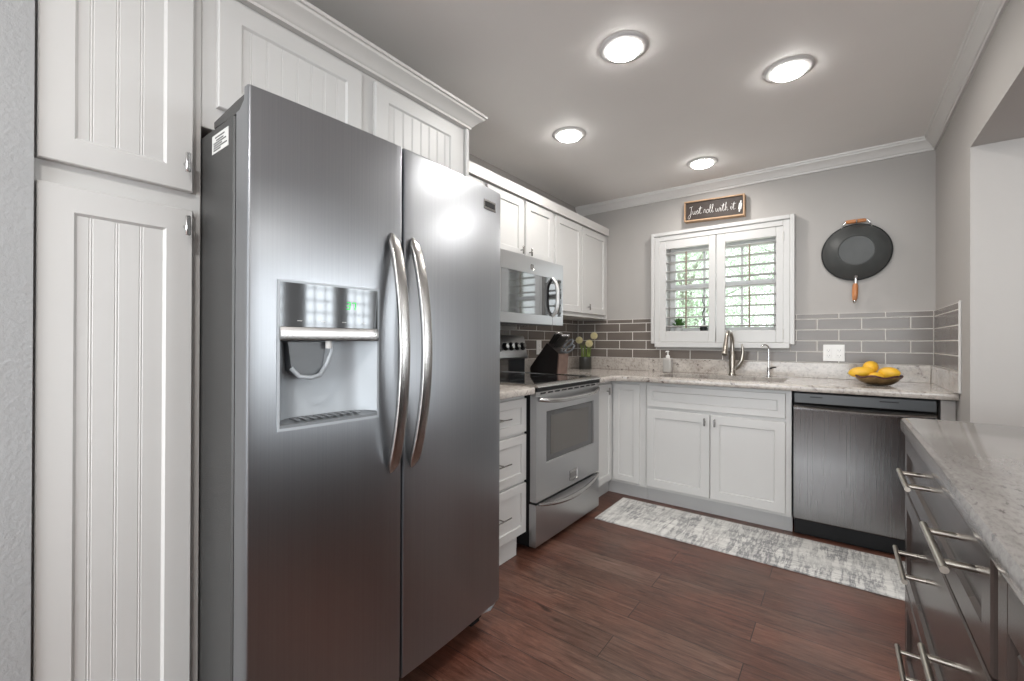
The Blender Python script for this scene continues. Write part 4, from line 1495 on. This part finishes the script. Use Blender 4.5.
# long handle
hz = 1.768 - R
lh = MB()
lh.tube([(0.080, YB - 0.050, hz + 0.030), (0.079, YB - 0.046, hz + 0.008), (0.078, YB - 0.048, hz - 0.03)], [0.013, 0.009, 0.008], 10)
obj('handle_socket', lh, M_CHROME, t, 60)
lh = MB()
lh.tube([(0.0775, YB - 0.048, hz - 0.028), (0.077, YB - 0.048, hz - 0.045), (0.076, YB - 0.048, hz - 0.09), (0.0745, YB - 0.048, hz - 0.125), (0.073, YB - 0.048, hz - 0.142)], [0.010, 0.0155, 0.0165, 0.0145, 0.010], 14)
obj('handle', lh, M_HWOOD, t, 60)
lh = MB().tube([(0.073, YB - 0.048, hz - 0.140), (0.0725, YB - 0.048, hz - 0.152), (0.072, YB - 0.048, hz - 0.160)], [0.010, 0.010, 0.005], 12)
obj('end_cap', lh, M_CHROME, t, 60)
obj('hook', MB().tube([(0.083, YB, cz + 0.022), (0.083, YB - 0.03, cz + 0.010), (0.083, YB - 0.055, cz + 0.006), (0.083, YB - 0.060, cz + 0.025)], 0.004, 8), M_CHROME, t, 60)

# ------------------------------------------------------------------ wooden sign with lettering
SXA, SXB, SZA, SZB = -1.020, -0.580, 2.136, 2.300
tilt = -0.035
def FS(u, v, w):
    return Vector((u, YB - w, v + (u - SXA) * tilt))
t = thing('wooden_sign', 'wood-framed brown sign with white script reading Just roll with it above the window', 'sign', (-0.80, YB, 2.14))
fm = MB()
b_ = 0.011
fm.box(FS, SXA, SXB, SZA, SZA + b_, 0.001, 0.062, 0.001)
fm.box(FS, SXA, SXB, SZB - b_, SZB, 0.001, 0.062, 0.001)
fm.box(FS, SXA, SXA + b_, SZA + b_, SZB - b_, 0.001, 0.062, 0.001)
fm.box(FS, SXB - b_, SXB, SZA + b_, SZB - b_, 0.001, 0.062, 0.001)
obj('frame', fm, M_WOODF, t)
bd = obj('board', MB().box(FS, SXA + b_, SXB - b_, SZA + b_, SZB - b_, 0.001, 0.048), M_SIGN, t)
# script strokes on a unit grid (x advance, y: 0 baseline, 1 x-height, 2 ascender, -1 descender)
GL = {
    'J': (1.3, [[(0.3, 1.9), (1.3, 2.1)], [(0.95, 2.05), (0.85, 1.0), (0.6, -0.5), (0.2, -1.0), (-0.1, -0.7), (0.3, -0.1), (1.0, 0.3)]]),
    'u': (0.95, [[(0, 0.9), (0.05, 0.25), (0.3, 0), (0.55, 0.35), (0.68, 0.95), (0.62, 0.25), (0.78, 0.0), (0.95, 0.3)]]),
    's': (0.75, [[(0, 0.3), (0.4, 1.0), (0.55, 0.55), (0.5, 0.1), (0.2, 0.0)], [(0.4, 0.05), (0.75, 0.3)]]),
    't': (0.8, [[(0, 0.3), (0.5, 1.9), (0.3, 0.5), (0.4, 0.0), (0.8, 0.3)], [(-0.05, 1.35), (0.95, 1.5)]]),
    'r': (0.75, [[(0, 0.2), (0.25, 1.05), (0.35, 0.85), (0.6, 0.9), (0.5, 0.2), (0.75, 0.15)]]),
    'o': (0.8, [[(0.5, 0.95), (0.15, 0.75), (0.1, 0.2), (0.4, 0.0), (0.65, 0.45), (0.5, 0.95), (0.8, 0.75)]]),
    'l': (0.62, [[(0, 0.2), (0.45, 1.6), (0.45, 2.1), (0.25, 1.7), (0.2, 0.3), (0.35, 0.0), (0.62, 0.3)]]),
    'w': (1.15, [[(0, 0.9), (0.1, 0.15), (0.3, 0.05), (0.55, 0.8), (0.6, 0.15), (0.8, 0.05), (1.0, 0.9), (1.15, 0.75)]]),
    'i': (0.5, [[(0, 0.3), (0.2, 0.95), (0.15, 0.2), (0.3, 0.0), (0.5, 0.3)], [(0.30, 1.45), (0.34, 1.50)]]),
    'h': (0.95, [[(0, 0.2), (0.4, 1.6), (0.4, 2.1), (0.22, 1.6), (0.1, 0.0), (0.3, 0.7), (0.55, 0.9), (0.6, 0.2), (0.75, 0.0), (0.95, 0.3)]]),
    ' ': (0.55, []),
}
lt = MB()
pen = SXA + 0.030
S = 0.031
zb = SZA + 0.055
text = 'Just roll with it'
total = sum(GL[c][0] for c in text)
SX_ = (0.345) / total
for c in text:
    adv, strokes = GL[c]
    for s in strokes:
        pts = []
        for i in range(len(s) - 1):
            for k in range(3):
                q = k / 3
                p0 = s[max(i - 1, 0)]; p1 = s[i]; p2 = s[i + 1]; p3 = s[min(i + 2, len(s) - 1)]
                cr_ = lambda a, b, c_, d_: 0.5 * ((2 * b) + (-a + c_) * q + (2 * a - 5 * b + 4 * c_ - d_) * q * q + (-a + 3 * b - 3 * c_ + d_) * q ** 3)
                pts.append((cr_(p0[0], p1[0], p2[0], p3[0]), cr_(p0[1], p1[1], p2[1], p3[1])))
        pts.append(s[-1])
        
        lt.tube([FS(pen + x * SX_, zb + y * S, 0.0485) for x, y in pts], 0.0017, 5, flat=0.6)
    pen += adv * SX_
obj('lettering', lt, M_WHITE, bd)
rp = MB()
ax = Vector((0.012, 0, 0.088)).normalized()
c0 = FS(-0.618, 2.168, 0.050)
rp.lathe(c0, ax, [(0.002, 0), (0.0045, 0.004), (0.0045, 0.014), (0.003, 0.018), (0.010, 0.020), (0.011, 0.045), (0.010, 0.066), (0.003, 0.068), (0.0045, 0.072), (0.0045, 0.082), (0.002, 0.086)], 14)
for v in rp.bm.verts:
    v.co.y = YB - 0.0495 + (v.co.y - (YB - 0.050)) * 0.15
obj('rolling_pin_mark', rp, M_WHITE, bd)

# ------------------------------------------------------------------ fruit bowl
bc = Vector((0.174, 3.345, ZT))
t = thing('fruit_bowl', 'low bronze leaf-shaped bowl on the counter right of the outlet, holding lemons', 'bowl', tuple(bc))
fb = MB()
n = 40
rows = []
for (r, z) in ((0.035, 0.002), (0.055, 0.004), (0.080, 0.016), (0.098, 0.034), (0.108, 0.048)):
    rows.append([bc + Vector((r * (1 + 0.05 * math.sin(6 * a)) * math.cos(a), r * (1 + 0.05 * math.sin(6 * a)) * math.sin(a), z + 0.006 * (r / 0.108) ** 2 * math.sin(6 * a))) for a in [2 * PI * i / n for i in range(n)]])
rows2 = [[p + Vector((0, 0, 0.004)) for p in r] for r in reversed(rows)]
fb.ring_loft(rows + rows2, cap=True)
obj('bowl', fb, M_BOWL, t, 50)
rmm = MB()
rmm.tube([bc + Vector((0.108 * (1 + 0.05 * math.sin(6 * a)) * math.cos(a), 0.108 * (1 + 0.05 * math.sin(6 * a)) * math.sin(a), 0.052 + 0.006 * math.sin(6 * a))) for a in [2 * PI * i / n for i in range(n + 1)]], 0.0045, 8, cap=False)
obj('rim', rmm, M_PURPLE, t, 60)


def lemon(c, axis, L, r, label):
    c = Vector(c)
    d = Vector(axis).normalized()
    prof = []
    for i in range(15):
        s = i / 14
        th = PI * s
        rr = r * math.sin(th) ** 0.85
        h = -L / 2 * math.cos(th)
        if i == 14:
            h += 0.006
        if i == 13:
            h += 0.003
        if i == 0:
            h -= 0.004
        prof.append((rr, h))
    m = MB().lathe(c, d, prof, 24, cap=False)
    o = tag(obj('lemon', m, M_LEMON, smooth=80, loc=tuple(c)), label, 'fruit', 'lemons in the bronze bowl')
    e = MB().cyl(c - d * (L / 2 + 0.002), c - d * (L / 2 + 0.008), 0.003, 0.002, n=8)
    obj('stem_end', e, M_STEM, o)
    return o


lemon((0.096, 3.325, 0.988), (1, 0.1, 0.16), 0.118, 0.031, 'long yellow lemon lying on the left side of the bowl, pointing left')
lemon((0.222, 3.335, 0.986), (1, -0.35, 0.05), 0.098, 0.035, 'yellow-orange lemon on the right side of the bowl')
lemon((0.142, 3.372, 1.015), (0.5, 1, 0.3), 0.084, 0.037, 'round yellow lemon on top in the middle of the bowl')
lemon((0.165, 3.318, 0.960), (1, 0.4, 0.0), 0.080, 0.030, 'small lemon half sunk at the front of the bowl, between the others')

# ------------------------------------------------------------------ knife block and knives
t = thing('knife_block', 'black slanted knife block on the counter behind the range corner', 'knife block', (-1.83, 2.90, ZT))
KY0, KY1 = 2.842, 2.962
poly = [(-1.950, ZT), (-1.712, ZT), (-1.700, 1.078), (-1.800, 1.150), (-1.952, 0.962)]
obj('block', MB().prism(lambda u, v, w: Vector((u, w, v)), poly, KY0, KY1, 0.0), M_BLOCK, t)
obj('front_board', MB().prism(lambda u, v, w: Vector((u, w, v)), [(-1.7115, ZT), (-1.7015, ZT), (-1.6895, 1.066), (-1.6995, 1.070)], KY0 + 0.002, KY1 + 0.020), M_BLOCKF, t)
kd = Vector((0.62, 0, 0.78)).normalized()          # direction the handles point
kn = Vector((-0.78, 0, 0.62))
def knife(s, y, L, r, label, name='kitchen_knife', big=True):
    L, r = L * 1.0, r * 1.10
    """s: 0 top edge .. 1 bottom edge of the slanted face (-1.800,1.150)->(-1.700,1.078)."""
    p = Vector((-1.800 + 0.100 * s, y, 1.150 - 0.072 * s))
    t = thing(name, label, 'knife', tuple(p), 'knives in the black block')
    h = MB()
    h.tube([p + kd * 0.010, p + kd * (0.3 * L), p + kd * (0.65 * L), p + kd * (L - 0.008)], [r, r * 1.08, r * 0.92, r * 1.1], 10, flat=0.62, up=(0, 1, 0))
    obj('grip', h, M_KHAND, t, 50)
    b = MB()
    b.tube([p - kd * 0.012, p + kd * 0.012], [r * 0.95, r * 0.95], 10, flat=0.6, up=(0, 1, 0))
    obj('bolster', b, M_CHROME, t, 50)
    c = MB()
    c.tube([p + kd * (L - 0.009), p + kd * (L + 0.004), p + kd * (L + 0.008)], [r * 1.1, r * 1.08, r * 0.6], 10, flat=0.7, up=(0, 1, 0))
    obj('end_cap', c, M_CHROME, t, 50)


knife(0.10, 2.860, 0.104, 0.0115, 'large knife in the front of the top slot row of the block, nearest the range')
knife(0.10, 2.895, 0.108, 0.0115, 'large knife in the middle of the top slot row of the block')
knife(0.10, 2.930, 0.104, 0.0115, 'large knife at the wall end of the top slot row of the block')
for k, (yy, w_) in enumerate(((2.858, 'nearest the range'), (2.882, 'second from the range'), (2.906, 'third from the range'), (2.930, 'second from the far end'), (2.952, 'at the far end'))):
    knife(0.52, yy, 0.126, 0.0085, 'steak knife in the lower slot row of the block, ' + w_, 'steak_knife')
# shears
p = Vector((-1.800 + 0.100 * 0.92, 2.900, 1.150 - 0.072 * 0.92))
t = thing('kitchen_shears', 'black kitchen shears with looped handles at the lowest slot of the block', 'shears', tuple(p))
sd = Vector((0.80, 0, 0.50)).normalized()
sn = Vector((-0.40, 0.45, 0.64)).normalized()
for k, dv in enumerate((-0.027, 0.027)):
    lp = MB()
    c = p + sd * 0.082 + sn * dv
    lp.tube([c + sd * 0.046 * math.cos(a) + sn * 0.024 * math.sin(a) for a in [2 * PI * i / 20 for i in range(21)]], 0.0075, 8, cap=False)
    lp.tube([p - sd * 0.004 + sn * dv * 0.2, p + sd * 0.020 + sn * dv * 0.5, p + sd * 0.036 + sn * dv * 0.9], 0.006, 8)
    obj('finger_loop', lp, M_GREYP, t, 60)
obj('blades', MB().tube([p - sd * 0.02, p + sd * 0.012], 0.009, 8, flat=0.5), M_CHROME, t, 50)

# ------------------------------------------------------------------ potted flowers
pc = Vector((-1.857, 3.585, ZT))
t = thing('potted_flowers', 'small dark pot of cream pompom flowers in the counter corner', 'plant', tuple(pc))
obj('pot', MB().lathe(pc, (0, 0, 1), [(0.052, 0.0), (0.055, 0.004), (0.056, 0.110), (0.052, 0.112), (0.050, 0.104), (0.0, 0.102)], 28), M_POT, t, 40)
fl = MB()
random.seed(3)
for i in range(24):
    a = random.uniform(0, 2 * PI)
    r = random.uniform(0.005, 0.045)
    h = random.uniform(0.06, 0.145)
    p0 = pc + Vector((r * math.cos(a), r * math.sin(a), 0.100))
    p1 = p0 + Vector((0.15 * r * math.cos(a) + random.uniform(-.008, .008), 0.15 * r * math.sin(a) + random.uniform(-.008, .008), h))
    fl.tube([p0, (p0 + p1) / 2, p1], [0.004, 0.0045, 0.0012], 5, flat=0.4)
obj('grass', fl, M_STEM, t, 60)
for (dx_, dy_, h, sc_) in ((-0.046, -0.03, 0.262, 0.033), (0.072, 0.03, 0.302, 0.033), (0.054, -0.03, 0.232, 0.034)):
    top = pc + Vector((dx_, dy_, h))
    s_ = obj('stem', MB().tube([pc + Vector((dx_ * 0.3, dy_ * 0.3, 0.102)), pc + Vector((dx_ * 0.6, dy_ * 0.6, 0.17)), top], 0.0025, 6), M_STEM, t, 60)
    ph = MB()
    N_ = 90
    for i in range(N_):
        z = 1 - 2 * (i + 0.5) / N_
        a = i * 2.39996
        rr = math.sqrt(1 - z * z)
        d = Vector((rr * math.cos(a), rr * math.sin(a), z))
        o1 = d.orthogonal().normalized() * sc_ * 0.20
        o2 = d.cross(o1)
        b0 = top + d * sc_ * 0.35
        ph.face([ph.vert(b0), ph.vert(b0 + d * sc_ * 0.4 + o1), ph.vert(b0 + d * sc_ * 0.72), ph.vert(b0 + d * sc_ * 0.4 - o1)])
        ph.face([ph.vert(b0), ph.vert(b0 + d * sc_ * 0.4 + o2), ph.vert(b0 + d * sc_ * 0.72), ph.vert(b0 + d * sc_ * 0.4 - o2)])
    fh = obj('flower_head', ph, M_PETAL, s_)
    obj('flower_centre', MB().lathe(top, (0, 0, 1), [(0.001, -sc_ * .6), (sc_ * .45, -sc_ * .4), (sc_ * .62, 0), (sc_ * .45, sc_ * .4), (0.001, sc_ * .6)], 12), M_PETAL, s_, 80)

# ------------------------------------------------------------------ sill plants behind the shutter
pc = Vector((-1.095, YB + 0.055, WZ0 + 0.02))
t = thing('sill_plant', 'small green leafy plant in a white pot on the sill behind the left shutter', 'plant', tuple(pc))
obj('pot', MB().lathe(pc, (0, 0, 1), [(0.028, 0), (0.034, 0.045), (0.030, 0.045), (0.028, 0.04), (0, 0.039)], 20), M_WHITE, t, 40)
lf = MB()
random.seed(5)
for i in range(90):
    a = random.uniform(0, 2 * PI)
    el = random.uniform(0.1, 1.4)
    L = random.uniform(0.03, 0.075)
    d = Vector((math.cos(a) * math.cos(el), 0.55 * math.sin(a) * math.cos(el), math.sin(el)))
    p0 = pc + Vector((0, 0, 0.042)) + d * L * 0.3
    p1 = p0 + d * L
    s_ = d.cross(Vector((0, 0, 1))).normalized() * 0.011
    m_ = (p0 + p1) / 2 + Vector((0, 0, 0.005))
    lf.face([lf.vert(p0), lf.vert(m_ + s_), lf.vert(p1), lf.vert(m_ - s_)])
obj('leaves', lf, M_LEAF, t)

pc = Vector((-0.895, YB + 0.050, WZ0 + 0.02))
t = thing('trailing_plant', 'tall thin dark trailing plant in a small black pot behind the left shutter', 'plant', tuple(pc))
obj('pot', MB().lathe(pc, (0, 0, 1), [(0.022, 0), (0.030, 0.03), (0.027, 0.055), (0.023, 0.055), (0, 0.05)], 18), M_CORAL, t, 40)
sm = MB()
sm.tube([pc + Vector((0.012 * math.sin(i * 1.3), 0.0, 0.05 + i * 0.025)) for i in range(11)], 0.003, 6)
obj('stem', sm, M_CORAL, t, 60)
lf = MB()
random.seed(9)
for i in range(40):
    z = random.uniform(0.07, 0.31)
    a = random.uniform(0, 2 * PI)
    p0 = pc + Vector((0.012 * math.sin(z * 50), 0, z))
    d = Vector((math.cos(a), 0.4 * math.sin(a), random.uniform(-.4, .5))).normalized()
    s_ = d.cross(Vector((0, 0, 1))).normalized() * 0.006
    lf.face([lf.vert(p0), lf.vert(p0 + d * 0.012 + s_), lf.vert(p0 + d * 0.024), lf.vert(p0 + d * 0.012 - s_)])
obj('leaves', lf, M_LEAF, t)

# ------------------------------------------------------------------ outside
struct('ground', MB().box(WLD, -20, 20, 6.4, 40, -0.45, -0.35), M_LAWN)


def tree(x, y, h, r, n, label, seed):
    rnd = random.Random(seed)
    t = thing('garden_tree', label, 'tree', (x, y, -0.35), 'trees outside the sink window')
    tk = MB()
    tk.tube([(x, y, -0.35), (x + 0.05, y, h * 0.4), (x - 0.03, y, h * 0.75)], [0.14, 0.10, 0.05], 10)
    for k in range(6):
        a = rnd.uniform(0, 2 * PI)
        z0 = h * rnd.uniform(0.3, 0.6)
        tk.tube([(x, y, z0), (x + r * .4 * math.cos(a), y + r * .4 * math.sin(a), z0 + h * .15), (x + r * .75 * math.cos(a), y + r * .75 * math.sin(a), z0 + h * .2)], [0.05, 0.03, 0.012], 6)
    obj('trunk', tk, M_BARK, t, 60)
    lm = MB()
    for i in range(n):
        while True:
            p = Vector((rnd.uniform(-1, 1), rnd.uniform(-1, 1), rnd.uniform(-1, 1)))
            if 0.15 < p.length < 1:
                break
        c = Vector((x + p.x * r, y + p.y * r, h * 0.58 + p.z * h * 0.50))
        d = Vector((rnd.uniform(-1, 1), rnd.uniform(-1, 1), rnd.uniform(-1, .4))).normalized() * rnd.uniform(0.04, 0.07)
        s_ = d.orthogonal().normalized() * 0.022
        lm.face([lm.vert(c), lm.vert(c + d * .5 + s_), lm.vert(c + d), lm.vert(c + d * .5 - s_)])
    obj('foliage', lm, M_TREELEAF, t)


tree(-2.45, 9.0, 4.4, 1.45, 15000, 'pale green tree seen through the left shutter', 1)
tree(-0.6, 12.3, 5.0, 1.6, 15000, 'light green tree seen through the right shutter', 2)
tree(-4.6, 13.2, 5.0, 1.9, 12000, 'farther pale tree between the two nearer ones outside the window', 3)
